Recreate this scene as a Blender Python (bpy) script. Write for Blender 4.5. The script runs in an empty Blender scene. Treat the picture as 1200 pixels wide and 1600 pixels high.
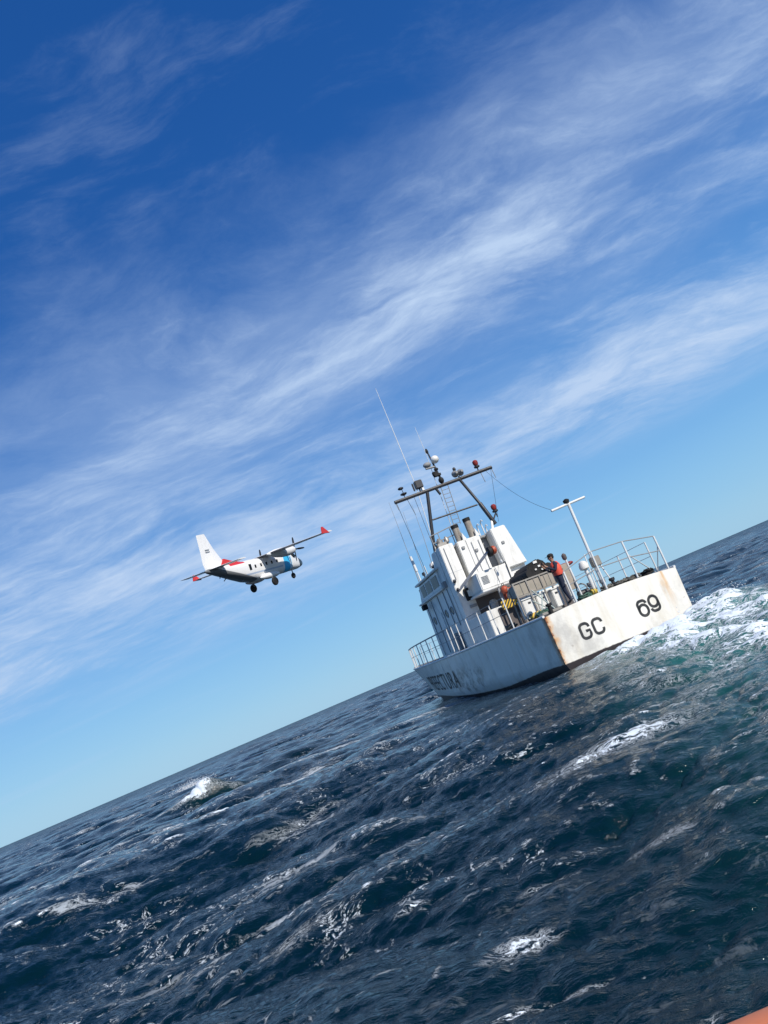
import bpy, bmesh, math, random
import numpy as np
from mathutils import Matrix, Vector
R = math.radians
random.seed(7)
SC = bpy.context.scene
COL = SC.collection

# ------------------------------------------------------------------ camera
HC = 2.3                                   # eye height above mean water
PITCH = math.atan(246.8 / 1200.0)
ROLL = math.atan2(513, 1200)
cam_d = bpy.data.cameras.new("camera"); cam = bpy.data.objects.new("camera", cam_d); COL.objects.link(cam)
cam_d.sensor_fit = 'VERTICAL'; cam_d.sensor_height = 24.0; cam_d.lens = 18.0
cam_d.clip_start = 0.05; cam_d.clip_end = 40000
cam.matrix_world = Matrix.Translation((0, 0, HC)) @ Matrix.Rotation(R(90) + PITCH, 4, 'X') @ Matrix.Rotation(-ROLL, 4, 'Z')
SC.camera = cam

# ------------------------------------------------------------------ sun, exposure
SUN_AZ, SUN_EL = R(40), R(38)              # azimuth to the right of straight behind the camera
sun_dir = Vector((math.sin(SUN_AZ) * math.cos(SUN_EL), -math.cos(SUN_AZ) * math.cos(SUN_EL), math.sin(SUN_EL)))
sd = bpy.data.lights.new("sun", 'SUN'); sd.energy = 5.0; sd.angle = R(0.53); sd.color = (1.0, 0.94, 0.845)
sun = bpy.data.objects.new("sun", sd); COL.objects.link(sun)
sun.rotation_euler = sun_dir.to_track_quat('Z', 'Y').to_euler()
SC.view_settings.view_transform = 'Standard'; SC.view_settings.look = 'None'
SC.view_settings.exposure = 0.0; SC.view_settings.gamma = 1.0

# ------------------------------------------------------------------ node helpers
class NT:
    def __init__(s, nt): s.nt = nt; s.N = nt.nodes; s.L = nt.links
    def new(s, t, **kw):
        n = s.N.new(t)
        for k, v in kw.items(): setattr(n, k, v)
        return n
    def put(s, sock, v):
        if isinstance(v, bpy.types.NodeSocket): s.L.new(v, sock)
        elif v is not None: sock.default_value = v
    def m(s, op, a, b=None, c=None, clamp=False):
        n = s.new('ShaderNodeMath', operation=op, use_clamp=clamp)
        s.put(n.inputs[0], a); s.put(n.inputs[1], b)
        if c is not None: s.put(n.inputs[2], c)
        return n.outputs[0]
    def vm(s, op, a, b=None):
        n = s.new('ShaderNodeVectorMath', operation=op); s.put(n.inputs[0], a)
        if b is not None: s.put(n.inputs[1], b)
        return n.outputs[0]
    def comb(s, x, y, z):
        n = s.new('ShaderNodeCombineXYZ'); s.put(n.inputs[0], x); s.put(n.inputs[1], y); s.put(n.inputs[2], z); return n.outputs[0]
    def sep(s, v):
        n = s.new('ShaderNodeSeparateXYZ'); s.put(n.inputs[0], v); return n.outputs
    def noise(s, vec, scale, detail=4, rough=.5, dist=0, lac=2.0, out=0):
        n = s.new('ShaderNodeTexNoise'); s.put(n.inputs['Vector'], vec)
        n.inputs['Scale'].default_value = scale; n.inputs['Detail'].default_value = detail
        n.inputs['Roughness'].default_value = rough; n.inputs['Distortion'].default_value = dist; n.inputs['Lacunarity'].default_value = lac
        return n.outputs[out]
    def ss(s, v, a, b, lo=0., hi=1.):
        n = s.new('ShaderNodeMapRange', interpolation_type='SMOOTHSTEP'); s.put(n.inputs[0], v)
        n.inputs[1].default_value = a; n.inputs[2].default_value = b; n.inputs[3].default_value = lo; n.inputs[4].default_value = hi
        return n.outputs[0]
    def mix(s, f, a, b, mode='MIX'):
        n = s.new('ShaderNodeMix', data_type='RGBA', blend_type=mode); s.put(n.inputs[0], f)
        s.put(n.inputs[6], a if isinstance(a, bpy.types.NodeSocket) else (*a, 1)); s.put(n.inputs[7], b if isinstance(b, bpy.types.NodeSocket) else (*b, 1))
        return n.outputs[2]

# ------------------------------------------------------------------ world: physical sky + cirrus in world direction space
world = bpy.data.worlds.new("World"); SC.world = world; world.use_nodes = True
w = NT(world.node_tree); w.N.clear()
wo = w.new('ShaderNodeOutputWorld'); bg = w.new('ShaderNodeBackground'); w.L.new(bg.outputs[0], wo.inputs[0])
sky = w.new('ShaderNodeTexSky', sky_type='NISHITA'); sky.sun_disc = False
sky.sun_elevation = SUN_EL; sky.sun_rotation = math.atan2(sun_dir.x, sun_dir.y)
sky.air_density = 1.0; sky.dust_density = 0.25; sky.ozone_density = 2.6; sky.altitude = 0
hs = w.new('ShaderNodeHueSaturation'); hs.inputs['Saturation'].default_value = 1.14; hs.inputs['Value'].default_value = 1.0
w.L.new(sky.outputs[0], hs.inputs['Color'])
tc = w.new('ShaderNodeTexCoord'); D = tc.outputs['Generated']
dx, dy, dz = w.sep(D)
az = w.m('ARCTAN2', dx, dy); el = w.m('ARCSINE', dz)
elt = w.m('SUBTRACT', el, w.m('MULTIPLY', az, 0.055))            # bands climb a little to the right
rampn = w.new('ShaderNodeValToRGB'); cr = rampn.color_ramp; cr.interpolation = 'B_SPLINE'
w.L.new(w.m('DIVIDE', w.m('MAXIMUM', el, 0.0), R(60)), rampn.inputs[0])
stops = [(0, (.33, .60, .83)), (.05, (.28, .57, .85)), (.13, (.20, .48, .86)), (.26, (.105, .315, .73)), (.42, (.032, .170, .54)), (.60, (.010, .096, .385)), (1.0, (.008, .075, .31))]
while len(cr.elements) < len(stops): cr.elements.new(.5)
for e_, (p_, c_) in zip(cr.elements, stops): e_.position = p_; e_.color = (*c_, 1)
grad = w.vm('SCALE', rampn.outputs[0]); grad.node.inputs[3].default_value = 10.0
base = w.mix(0.12, grad, hs.outputs[0])
zz = w.m('ADD', w.m('MAXIMUM', dz, 0.0), 0.16)
px, py = w.m('DIVIDE', dx, zz), w.m('DIVIDE', dy, zz)            # flat cloud-layer coordinates
P0 = w.comb(px, py, 0.0)
wv = w.new('ShaderNodeTexNoise'); w.L.new(P0, wv.inputs['Vector']); wv.inputs['Scale'].default_value = 1.4; wv.inputs['Detail'].default_value = 6
warp = w.vm('SCALE', w.vm('SUBTRACT', wv.outputs['Color'], (0.5, 0.5, 0.5))); warp.node.inputs[3].default_value = 0.42
P1 = w.vm('ADD', P0, warp)
def rotscale(vec, ang, sx, sy):
    n = w.new('ShaderNodeMapping', vector_type='POINT'); w.L.new(vec, n.inputs[0])
    n.inputs['Rotation'].default_value = (0, 0, ang); n.inputs['Scale'].default_value = (sx, sy, 1); return n.outputs[0]
streak = w.noise(rotscale(P1, R(-10), 0.55, 2.2), 1.6, 9, .62, .12)      # long filaments
fine = w.noise(rotscale(P1, R(24), 1.6, 4.2), 3.1, 9, .66, .15)
puff = w.noise(rotscale(P1, R(-35), 1.2, 1.7), 1.9, 9, .66, .1)
broad = w.noise(rotscale(P0, R(-8), 0.7, 1.1), 0.9, 2, .5)
env = w.m('MULTIPLY', w.ss(elt, R(6.5), R(11)), w.ss(w.m('ADD', w.m('ADD', el, w.m('MULTIPLY', az, -0.06)), w.m('MULTIPLY', w.m('SUBTRACT', w.m('ADD', broad, puff), 1.0), -.30)), R(38.5), R(25)))
dens = w.m('ADD', w.m('MULTIPLY', streak, 0.85), w.m('ADD', w.m('MULTIPLY', fine, 0.50), w.m('MULTIPLY', puff, 0.55)))
dens = w.m('ADD', dens, w.m('MULTIPLY', w.m('SUBTRACT', broad, .5), 0.6))
dens = w.m('SUBTRACT', dens, w.m('MULTIPLY', w.ss(w.m('ADD', el, w.m('MULTIPLY', az, -.10)), R(19), R(34)), .26))
def bump(v, c, r): q = w.m('DIVIDE', w.m('SUBTRACT', v, c), r); return w.m('EXPONENT', w.m('MULTIPLY', w.m('MULTIPLY', q, q), -1.0))
dens = w.m('ADD', dens, w.m('MULTIPLY', bump(el, R(13.5), R(3.4)), .15))
dens = w.m('SUBTRACT', dens, w.m('MULTIPLY', bump(el, R(19.5), R(2.2)), .05))
dens = w.m('ADD', dens, w.m('MULTIPLY', w.m('MULTIPLY', bump(el, R(26), R(4.5)), bump(az, R(13), R(11))), .26))
dens = w.m('ADD', dens, w.m('MULTIPLY', w.m('MULTIPLY', bump(el, R(29), R(2.5)), bump(az, R(-8), R(6))), .14))
lowc = w.ss(dens, 0.80, 1.46)
veil = w.m('MULTIPLY', w.m('MULTIPLY', env, w.ss(w.m('ADD', w.m('MULTIPLY', puff, .5), broad), .45, 1.0)), 0.40)
c1 = w.m('MULTIPLY', w.m('MULTIPLY', lowc, env), 0.95)
c2 = w.m('MULTIPLY', w.m('MULTIPLY', w.ss(dens, .68, 1.02), w.ss(elt, R(26), R(42))), 0.20)
c3 = w.m('MULTIPLY', w.ss(w.noise(w.comb(w.m('MULTIPLY', az, 1.0), w.m('MULTIPLY', elt, 16.0), 0), 2.0, 5, .55, .2), .52, .75), w.m('MULTIPLY', w.ss(elt, R(2.2), R(5)), w.ss(elt, R(11), R(6.5))))
cl = w.m('ADD', w.m('ADD', c1, c2), w.m('ADD', veil, w.m('MULTIPLY', c3, .28)), clamp=True)
cl = w.m('MULTIPLY', cl, w.ss(w.m('ABSOLUTE', az), R(80), R(45)))     # cirrus removed from the unseen sky to darken fill on shaded faces
cloudcol = (5.0, 6.5, 8.9)
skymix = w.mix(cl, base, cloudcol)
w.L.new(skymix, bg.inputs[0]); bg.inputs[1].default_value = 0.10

# ------------------------------------------------------------------ object helpers
def link(o): COL.objects.link(o); return o
def thing(name, label, cat, M=Matrix(), group=None):
    o = bpy.data.objects.new(name, None); o.empty_display_size = .3; link(o); o.matrix_world = M
    o['label'] = label; o['category'] = cat
    if group: o['group'] = group
    return o
class MB:
    def __init__(s): s.v = []; s.f = []
    def add(s, vs, fs):
        k = len(s.v); s.v += [tuple(map(float, q)) for q in vs]; s.f += [tuple(i + k for i in f) for f in fs]; return s
    def hexa(s, p): return s.add(p, [(0, 3, 2, 1), (4, 5, 6, 7), (0, 1, 5, 4), (1, 2, 6, 5), (2, 3, 7, 6), (3, 0, 4, 7)])
    def box(s, x0, x1, y0, y1, z0, z1):
        return s.hexa([(x0, y0, z0), (x1, y0, z0), (x1, y1, z0), (x0, y1, z0), (x0, y0, z1), (x1, y0, z1), (x1, y1, z1), (x0, y1, z1)])
    def prism(s, poly, axis, a, b):            # polygon in the other two axes (cyclic order), extruded along axis
        n = len(poly)
        def P(q, t): return {'x': (t, q[0], q[1]), 'y': (q[0], t, q[1]), 'z': (q[0], q[1], t)}[axis]
        return s.add([P(q, a) for q in poly] + [P(q, b) for q in poly],
                     [tuple(range(n)), tuple(range(2 * n - 1, n - 1, -1))] + [(i, i + n, (i + 1) % n + n, (i + 1) % n) for i in range(n)])
    def tube(s, p, q, r, r2=None, n=10, cap=True):
        p, q = Vector(p), Vector(q); r2 = r if r2 is None else r2
        d = (q - p).normalized(); a = d.orthogonal().normalized(); b = d.cross(a); vs = []
        for c, rr in ((p, r), (q, r2)):
            for i in range(n):
                t = 2 * math.pi * i / n; vs.append(c + (a * math.cos(t) + b * math.sin(t)) * rr)
        fs = [(i, (i + 1) % n, (i + 1) % n + n, i + n) for i in range(n)]
        if cap: fs += [tuple(range(n - 1, -1, -1)), tuple(range(n, 2 * n))]
        return s.add(vs, fs)
    def path(s, pts, r, n=8, closed=False):
        pts = [Vector(p) for p in pts]; m = len(pts); vs = []; prev = None
        for i, p in enumerate(pts):
            t = ((pts[(i + 1) % m] - pts[i - 1]) if closed else (pts[min(i + 1, m - 1)] - pts[max(i - 1, 0)])).normalized()
            a = (prev - t * prev.dot(t)) if prev else t.orthogonal()
            a.normalize(); prev = a; b = t.cross(a); rr = r[i] if isinstance(r, (list, tuple)) else r
            vs += [p + (a * math.cos(2 * math.pi * j / n) + b * math.sin(2 * math.pi * j / n)) * rr for j in range(n)]
        fs = []
        for i in range(m if closed else m - 1):
            k, l = i * n, ((i + 1) % m) * n
            fs += [(k + j, k + (j + 1) % n, l + (j + 1) % n, l + j) for j in range(n)]
        if not closed: fs += [tuple(range(n - 1, -1, -1)), tuple((m - 1) * n + j for j in range(n))]
        return s.add(vs, fs)
    def lathe(s, prof, o=(0, 0, 0), axis='z', n=20):      # prof: (radius, height)
        vs = []
        for (r, h) in prof:
            for j in range(n):
                t = 2 * math.pi * j / n; a, b = r * math.cos(t), r * math.sin(t)
                q = {'z': (a, b, h), 'x': (h, a, b), 'y': (b, h, a)}[axis]
                vs.append((q[0] + o[0], q[1] + o[1], q[2] + o[2]))
        fs = [(i * n + j, i * n + (j + 1) % n, (i + 1) * n + (j + 1) % n, (i + 1) * n + j) for i in range(len(prof) - 1) for j in range(n)]
        fs += [tuple(range(n - 1, -1, -1)), tuple((len(prof) - 1) * n + j for j in range(n))]
        return s.add(vs, fs)
    def ell(s, c, r, n=14, m=9):
        prof = [(max(math.sin(math.pi * i / m), 1e-3), -math.cos(math.pi * i / m)) for i in range(m + 1)]
        t = MB().lathe(prof, n=n)
        return s.add([(c[0] + v[0] * r[0], c[1] + v[1] * r[1], c[2] + v[2] * r[2]) for v in t.v], t.f)
    def torus(s, c, R1, r, ax='z', n=24, k=8, wob=0):
        pts = []
        for i in range(n):
            t = 2 * math.pi * i / n; a, b = R1 * math.cos(t), R1 * math.sin(t); e = random.uniform(-wob, wob)
            q = {'z': (a, b, e), 'x': (e, a, b), 'y': (a, e, b)}[ax]
            pts.append((c[0] + q[0], c[1] + q[1], c[2] + q[2]))
        return s.path(pts, r, k, True)
    def grid(s, rows, close=False):
        n = len(rows[0]); vs = [q for r_ in rows for q in r_]
        fs = [(i * n + j, i * n + (j + 1) % n, (i + 1) * n + (j + 1) % n, (i + 1) * n + j) for i in range(len(rows) - 1) for j in range(n if close else n - 1)]
        return s.add(vs, fs)
    def build(s, name, mat, parent=None, bevel=0, smooth=True, weld=False, sharp=38):
        me = bpy.data.meshes.new(name); me.from_pydata(s.v, [], s.f)
        bm = bmesh.new(); bm.from_mesh(me)
        if weld: bmesh.ops.remove_doubles(bm, verts=bm.verts, dist=1e-4)
        bmesh.ops.recalc_face_normals(bm, faces=bm.faces)
        if bevel:
            ed = [e for e in bm.edges if len(e.link_faces) == 2 and e.calc_face_angle(0) > R(30)]
            bmesh.ops.bevel(bm, geom=ed, offset=bevel, segments=2, affect='EDGES', clamp_overlap=True)
        bm.to_mesh(me); bm.free()
        if smooth:
            me.polygons.foreach_set('use_smooth', [True] * len(me.polygons)); me.set_sharp_from_angle(angle=R(sharp))
        me.materials.append(mat)
        o = bpy.data.objects.new(name, me); link(o)
        if parent: o.parent = parent
        return o

# ------------------------------------------------------------------ materials
def principled(name, col, rough=.5, metal=0., spec=.5):
    m = bpy.data.materials.new(name); m.use_nodes = True; b = m.node_tree.nodes['Principled BSDF']
    b.inputs['Base Color'].default_value = (*col, 1); b.inputs['Roughness'].default_value = rough
    b.inputs['Metallic'].default_value = metal; b.inputs['Specular IOR Level'].default_value = spec
    return m, NT(m.node_tree), b
def worn(name, col, rough=.5, dirt=.25, dcol=(.16, .13, .10), rust=0., scale=1.2, metal=0., streak=True, bump=.15):
    """painted or worn surface: streaky grime, small rust freckles, faint bump"""
    m, t, b = principled(name, col, rough, metal)
    oc = t.new('ShaderNodeTexCoord').outputs['Object']
    mp = t.new('ShaderNodeMapping'); t.L.new(oc, mp.inputs[0]); mp.inputs['Scale'].default_value = (2.2, 2.2, .45) if streak else (1, 1, 1)
    g = t.ss(t.noise(mp.outputs[0], 1.6 * scale, 8, .65), .42, .78)
    c = t.mix(t.m('MULTIPLY', g, dirt), col, dcol)
    g2 = t.noise(oc, .7 * scale, 3, .5)
    c = t.mix(t.ss(g2, .35, .7, 0, .16), c, tuple(x * .72 for x in col))
    if rust:
        rs = t.ss(t.noise(mp.outputs[0], 4.5 * scale, 6, .7, .3), .68 - rust * .12, .80)
        c = t.mix(t.m('MULTIPLY', rs, .85), c, (.23, .075, .018))
    t.L.new(c, b.inputs['Base Color'])
    t.L.new(t.ss(g, 0, 1, rough, min(1, rough + .25)), b.inputs['Roughness'])
    if bump:
        bp = t.new('ShaderNodeBump'); bp.inputs['Strength'].default_value = bump; bp.inputs['Distance'].default_value = .01
        t.L.new(t.noise(oc, 9 * scale, 4), bp.inputs['Height']); t.L.new(bp.outputs[0], b.inputs['Normal'])
    return m
M_WHITE = worn('white_paint', (.78, .775, .74), .42, .34, rust=.35)
M_WHITE2 = worn('rail_paint', (.70, .71, .70), .4, .2, rust=.5, scale=2)
M_DECK = worn('deck_paint', (.16, .17, .17), .8, .5, rust=.3, streak=False)
M_GREY = worn('grey_paint', (.27, .28, .29), .55, .4, rust=.3)
M_DARK = worn('dark_mast_paint', (.022, .024, .030), .45, .3, dcol=(.08, .06, .05))
M_BLACK = worn('black_rubber', (.008, .008, .009), .75, .3, dcol=(.025, .025, .025), bump=.3)
M_GLASS, _, _ = principled('dark_glass', (.008, .011, .016), .25, 0, .25)
M_RED = worn('red_plastic', (.26, .022, .018), .45, .3, dcol=(.15, .03, .02))
M_ORANGE = worn('orange_plastic', (.40, .07, .028), .5, .3, dcol=(.3, .08, .03))
M_TAN = worn('faded_canvas', (.36, .32, .27), .9, .5, dcol=(.17, .19, .14), streak=False)
M_GREEN = worn('green_rope', (.05, .12, .09), .9, .4, bump=.5)
M_ROPE = worn('grey_rope', (.12, .115, .10), .95, .5, bump=.5)
M_STEEL = worn('weathered_steel', (.34, .32, .29), .45, .5, rust=.5, metal=.5)
M_SOOT = worn('sooty_pipe', (.36, .32, .27), .6, .8, dcol=(.05, .045, .04), rust=.4)
M_PURPLE = worn('dark_brown', (.10, .085, .085), .6, .4, rust=.3)  # on bay wall and recess panel, shade is put into this dark colour
def hazard():
    m, t, b = principled('hazard_stripes', (.7, .45, .02), .55)
    x, y, z = t.sep(t.new('ShaderNodeTexCoord').outputs['Object'])
    q = t.m('FRACT', t.m('MULTIPLY', t.m('ADD', y, t.m('MULTIPLY', z, .9)), 7.0))
    t.L.new(t.mix(t.ss(q, .47, .53), (.66, .42, .03), (.02, .02, .02)), b.inputs['Base Color']); return m
M_HAZ = hazard()

# ------------------------------------------------------------------ patrol boat frame (x forward, y port, z up, origin at transom on the waterline)
PHI = math.atan(.3036)
_s, _c = math.sin(PHI), math.cos(PHI)
_z = 28.47 * (_c - .2218 * _s); _x = .2218 * _z + .0439 * 5 * _s
fwd = Vector((-_s, _c, 0)); portv = Vector((-_c, -_s, 0)); upv = Vector((0, 0, 1)); rl = R(1.8)
pr = portv * math.cos(rl) + upv * math.sin(rl); ur = upv * math.cos(rl) - portv * math.sin(rl)
MBOAT = Matrix(((fwd.x, pr.x, ur.x, _x), (fwd.y, pr.y, ur.y, _z), (fwd.z, pr.z, ur.z, .15), (0, 0, 0, 1)))
def on_boat(x, y, z, rz=0): return MBOAT @ Matrix.Translation((x, y, z)) @ Matrix.Rotation(rz, 4, 'Z')
boat = thing('patrol_boat', 'white rust-streaked patrol boat marked GC 69 heading away over the waves', 'patrol boat', MBOAT)

def Dz(x): return 2.0 + (0 if x < 8 else .25 * ((x - 8) / 18.5) ** 1.5)
def Lz(z): return 23.7 + (z / 2.2) * 2.8 if z > 0 else 23.7 + z * 1.6
def B0(z):
    pts = [(-1.1, .06), (-.6, 1.5), (0, 2.3), (.40, 2.5), (1.2, 2.52), (2.3, 2.56)]
    return float(np.interp(z, [p[0] for p in pts], [p[1] for p in pts]))
def HB(x, z):
    s = min(max(x / Lz(z), 0), 1)
    p = float(np.interp(z, [-1, .1, 2.2], [1.25, 1.6, 2.3]))
    return B0(z) * (1 if s < .45 else max(0, 1 - ((s - .45) / .55) ** p))
NS = 60; NL = 16
def section(i):
    pts = []
    for j in range(NL + 1):
        t = j / NL
        xx = i / NS
        zt = -1.1 + t * (Dz(xx * 26.5) + 1.1)
        x = xx * Lz(zt); pts.append((x, HB(x, zt), zt))
    return pts
secs = [section(i) for i in range(NS + 1)]
def hull_mat():
    m, t, b = principled('hull_paint', (.70, .70, .68), .38)
    oc = t.new('ShaderNodeTexCoord').outputs['Object']; x, y, z = t.sep(oc)
    mp = t.new('ShaderNodeMapping'); t.L.new(oc, mp.inputs[0]); mp.inputs['Scale'].default_value = (1.0, 1.0, .22)
    v = t.noise(mp.outputs[0], 2.6, 8, .62)                     # vertical grime runs
    blot = t.noise(oc, .55, 6, .62)
    c = t.mix(t.ss(v, .42, .75, 0, .42), (.77, .745, .685), (.52, .45, .33))
    c = t.mix(t.ss(blot, .50, .68, 0, .45), c, (.22, .21, .20))
    sm_ = t.m('MULTIPLY', t.m('MULTIPLY', t.ss(x, 6.5, 8.5), t.ss(x, 12.5, 10.5)), t.m('MULTIPLY', t.ss(z, .1, .5), t.ss(z, 1.7, 1.0)))
    c = t.mix(t.m('MULTIPLY', sm_, t.ss(t.noise(oc, 1.3, 7, .7), .44, .62, 0, .85)), c, (.10, .085, .075))
    sc = t.ss(t.noise(oc, 3.2, 9, .75), .60, .72)
    low = t.ss(z, 1.9, .2, .1, .8)
    c = t.mix(t.m('MULTIPLY', sc, low), c, (.18, .10, .06))
    # rust along the transom's corners, and one run to starboard
    on_t = t.ss(x, .35, .0)
    edge = t.ss(t.m('ADD', y, t.m('MULTIPLY', t.noise(oc, 3.5, 7, .7), .55)), 2.58, 2.86)
    c = t.mix(t.m('MULTIPLY', edge, t.m('MULTIPLY', on_t, .85)), c, (.60, .31, .09))
    deep = t.ss(t.m('ADD', y, t.m('MULTIPLY', t.noise(oc, 9, 6, .7), .35)), 2.64, 2.72)
    c = t.mix(t.m('MULTIPLY', deep, on_t), c, (.20, .055, .012))
    r2 = t.m('ABSOLUTE', t.m('ADD', t.m('ADD', y, 1.93), t.m('MULTIPLY', t.m('SUBTRACT', t.noise(mp.outputs[0], 5, 5, .6), .5), .5)))
    c = t.mix(t.m('MULTIPLY', t.m('MULTIPLY', t.ss(r2, .16, .0), on_t), t.ss(z, .8, 2.0, .12, .75)), c, (.62, .34, .10))
    # antifouling below the boot line
    zb = t.m('ADD', t.ss(x, 0, 7, .40, .10), t.ss(x, 8, 18, 0, .25))
    c = t.mix(t.ss(t.m('SUBTRACT', z, t.m('ADD', zb, t.m('MULTIPLY', t.noise(oc, 6, 4), .05))), .0, .03), (.022, .015, .017), c)
    t.L.new(c, b.inputs['Base Color'])
    bp = t.new('ShaderNodeBump'); bp.inputs['Strength'].default_value = .5; bp.inputs['Distance'].default_value = .08
    t.L.new(t.m('ADD', t.noise(oc, 1.1, 3), t.m('MULTIPLY', t.noise(oc, 14, 4), .12)), bp.inputs['Height']); t.L.new(bp.outputs[0], b.inputs['Normal'])
    return m
M_HULL = hull_mat()
hb = MB()
for s in (1, -1): hb.grid([[(p[0], p[1] * s, p[2]) for p in sec] for sec in secs])
hb.build('hull', M_HULL, boat, weld=True, sharp=50)
def camber(y, x): return .12 * (1 - (y / 2.55) ** 2) if x < 20 else .12 * (1 - (y / 2.55) ** 2)
tr = MB(); rows = []
for j in range(NL + 1):
    p = secs[0][j]; rows.append([(-.012 - .0, p[1] * (k / 8), p[2] + (camber(p[1] * k / 8, 0) if j == NL else 0)) for k in range(-8, 9)])
tr.grid(rows); tr.build('transom', M_HULL, boat)
dk = MB()
dk.grid([[(x, HB(x, Dz(x)) * (k / 6) * .995, Dz(x) + camber(HB(x, Dz(x)) * k / 6, x) - .004) for k in range(-6, 7)] for x in [26.4 * (i / 50) for i in range(51)]])
dk.build('deck', M_DECK, boat)
for s, nm in ((1, 'toe_rail'), (-1, 'toe_rail')):
    MB().path([(x, HB(x, Dz(x)) * s, Dz(x) + .03) for x in np.linspace(0.02, 26.45, 60)], .045, 6).build(nm, M_WHITE2, boat)

# --- painted characters as thin ribbons with rounded corners
M_LET = worn('black_lettering', (.016, .017, .020), .5, .4, dcol=(.12, .11, .10))
def ribbon(mb, pts, wd, f):
    """polyline (u,v) stroked with width wd, mapped to 3-D by f"""
    n = len(pts); L = []; Rr = []
    for i in range(n):
        a = Vector(pts[max(i - 1, 0)]); b = Vector(pts[min(i + 1, n - 1)]); d = (b - a).normalized(); nn = Vector((-d.y, d.x)) * wd / 2
        p = Vector(pts[i]); L.append(f(*(p + nn))); Rr.append(f(*(p - nn)))
    mb.add(L + Rr, [(i, i + 1, n + i + 1, n + i) for i in range(n - 1)])
def arc(cx, cy, r, a0, a1, n=7): return [(cx + r * math.cos(R(a0 + (a1 - a0) * i / n)), cy + r * math.sin(R(a0 + (a1 - a0) * i / n))) for i in range(n + 1)]
def rr(w_, h_, r, segs):
    """pieces of a rounded rectangle outline"""
    o = []
    for s in segs: o += s
    return o
wd = .32; ht = .46; q = .12
def glyph(ch):
    W_, H_ = wd, ht; TR = arc(W_ - q, H_ - q, q, 0, 90); TL = arc(q, H_ - q, q, 90, 180); BL = arc(q, q, q, 180, 270); BR = arc(W_ - q, q, q, 270, 360)
    if ch == 'G': return [[(W_, H_ * .70)] + TR + TL + BL + BR + [(W_, H_ * .47), (W_ * .55, H_ * .47)]]
    if ch == 'C': return [[(W_, H_ * .70)] + TR + TL + BL + BR + [(W_, H_ * .30)]]
    if ch == '6':
        r = W_ / 2
        return [[(W_, H_ * .76)] + arc(W_ - q, H_ - q, q, 10, 90) + TL + [(0, r)] + arc(r, r * .82, r, 180, 360, 12) + arc(r, H_ * .62 - r * .75, r, 0, 180, 12)]
    if ch == '9':
        return [[(W_ - a, H_ - b) for a, b in g] for g in glyph('6')]
def put_glyph(ch, yl, z0, tilt=0):
    mb = MB()
    for st in glyph(ch):
        pts = []
        for a, b in zip(st, st[1:]):
            if (Vector(b) - Vector(a)).length > 1e-4: pts.append(a)
        pts.append(st[-1])
        ribbon(mb, pts, .092, lambda u, v: (-.018, yl - u, z0 + v))
    mb.build('painted_character', M_LET, boat, smooth=False)
put_glyph('G', 1.58, .93); put_glyph('C', 1.10, .93); put_glyph('6', -.64, .93); put_glyph('9', -1.08, .93)
# name along the port bow, bent on to the plating
fc = bpy.data.curves.new('tmp', 'FONT'); fc.body = 'PREFECTURA'; fc.size = 1.0; fc.space_character = 1.12; fo = link(bpy.data.objects.new('tmp', fc))
dg = bpy.context.evaluated_depsgraph_get(); me = bpy.data.meshes.new_from_object(fo.evaluated_get(dg))
bpy.data.objects.remove(fo)
bm = bmesh.new(); bm.from_mesh(me); bmesh.ops.subdivide_edges(bm, edges=[e for e in bm.edges if e.calc_length() > .25], cuts=3)
xs = [v.co.x for v in bm.verts]; ys = [v.co.y for v in bm.verts]; x0, x1, y0, y1 = min(xs), max(xs), min(ys), max(ys)
for v in bm.verts:
    z_ = .62 + (v.co.y - y0) / (y1 - y0) * .80; x_ = 17.6 - (v.co.x - x0) / (x1 - x0) * 6.6
    v.co = Vector((x_, HB(x_, z_) + .02, z_ + .02 * (x_ - 12)))
    v.co.y = HB(x_, v.co.z) + .02
bm.to_mesh(me); bm.free(); me.materials.append(M_LET)
lo = link(bpy.data.objects.new('painted_name', me)); lo.parent = boat

# frames showing through the plating, a draught of weld seams
for x in (3.1, 6.3, 9.5, 12.7):
    MB().path([(x, HB(x, z) + .003, z) for z in np.linspace(.5, Dz(x) - .05, 10)], .009, 5).build('weld_seam', M_HULL, boat)
# --- superstructure
def bx(name, mat, *a, parent=None, bevel=.02): return MB().box(*a).build(name, mat, parent or boat, bevel=bevel)
# low trunk aft, open bay above it, platform over the bay
bx('trunk_house', M_WHITE, 5.95, 9.6, -1.75, 2.0, 2.02, 3.10)
bx('platform', M_WHITE, 7.3, 9.19, -.95, 1.28, 3.92, 4.01)
for y in (-1.85, .55): bx('platform_pillar', M_GREY, 7.35, 7.45, y - .05, y + .05, 3.10, 3.90, bevel=0)
cb = bx('casing_box', M_WHITE, 7.5, 9.6, -.35, 1.2, 4.02, 4.80, bevel=.04)
MB().path([(7.48, y_, z_) for y_, z_ in ((.35, 4.1), (.35, 4.72))], .012, 6).build('seam', M_GREY, cb)
bx('recess_shade', M_PURPLE, 5.90, 5.955, -1.7, 1.52, 2.1, 3.02, bevel=0)  # flat dark panel painted as the shade of a recess
for z, y0_, y1_ in ((5.35, 1.03, 1.68), (3.2, 1.03, 1.68)): MB().box(9.19, 9.2, y0_, y1_, z, z + .02).build('weld_seam', M_WHITE2, boat, smooth=False)
for y, za, zb in ((1.5, 5.0, 6.5), (.1, 4.85, 6.4), (-.25, 4.85, 6.4)): MB().path([(9.36, y, za), (9.36, y, zb)] if y < 1 else [(9.17, y, za), (9.17, y, zb)], .014, 6).build('conduit', M_GREY, boat)
for y, z in ((.55, 6.2), (.0, 5.9), (-1.2, 5.8)): MB().box(9.05 if y < -1 else 9.33, 9.40, y - .07, y + .07, z, z + .12).build('junction_box', M_GREY, boat, bevel=.01)
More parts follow.
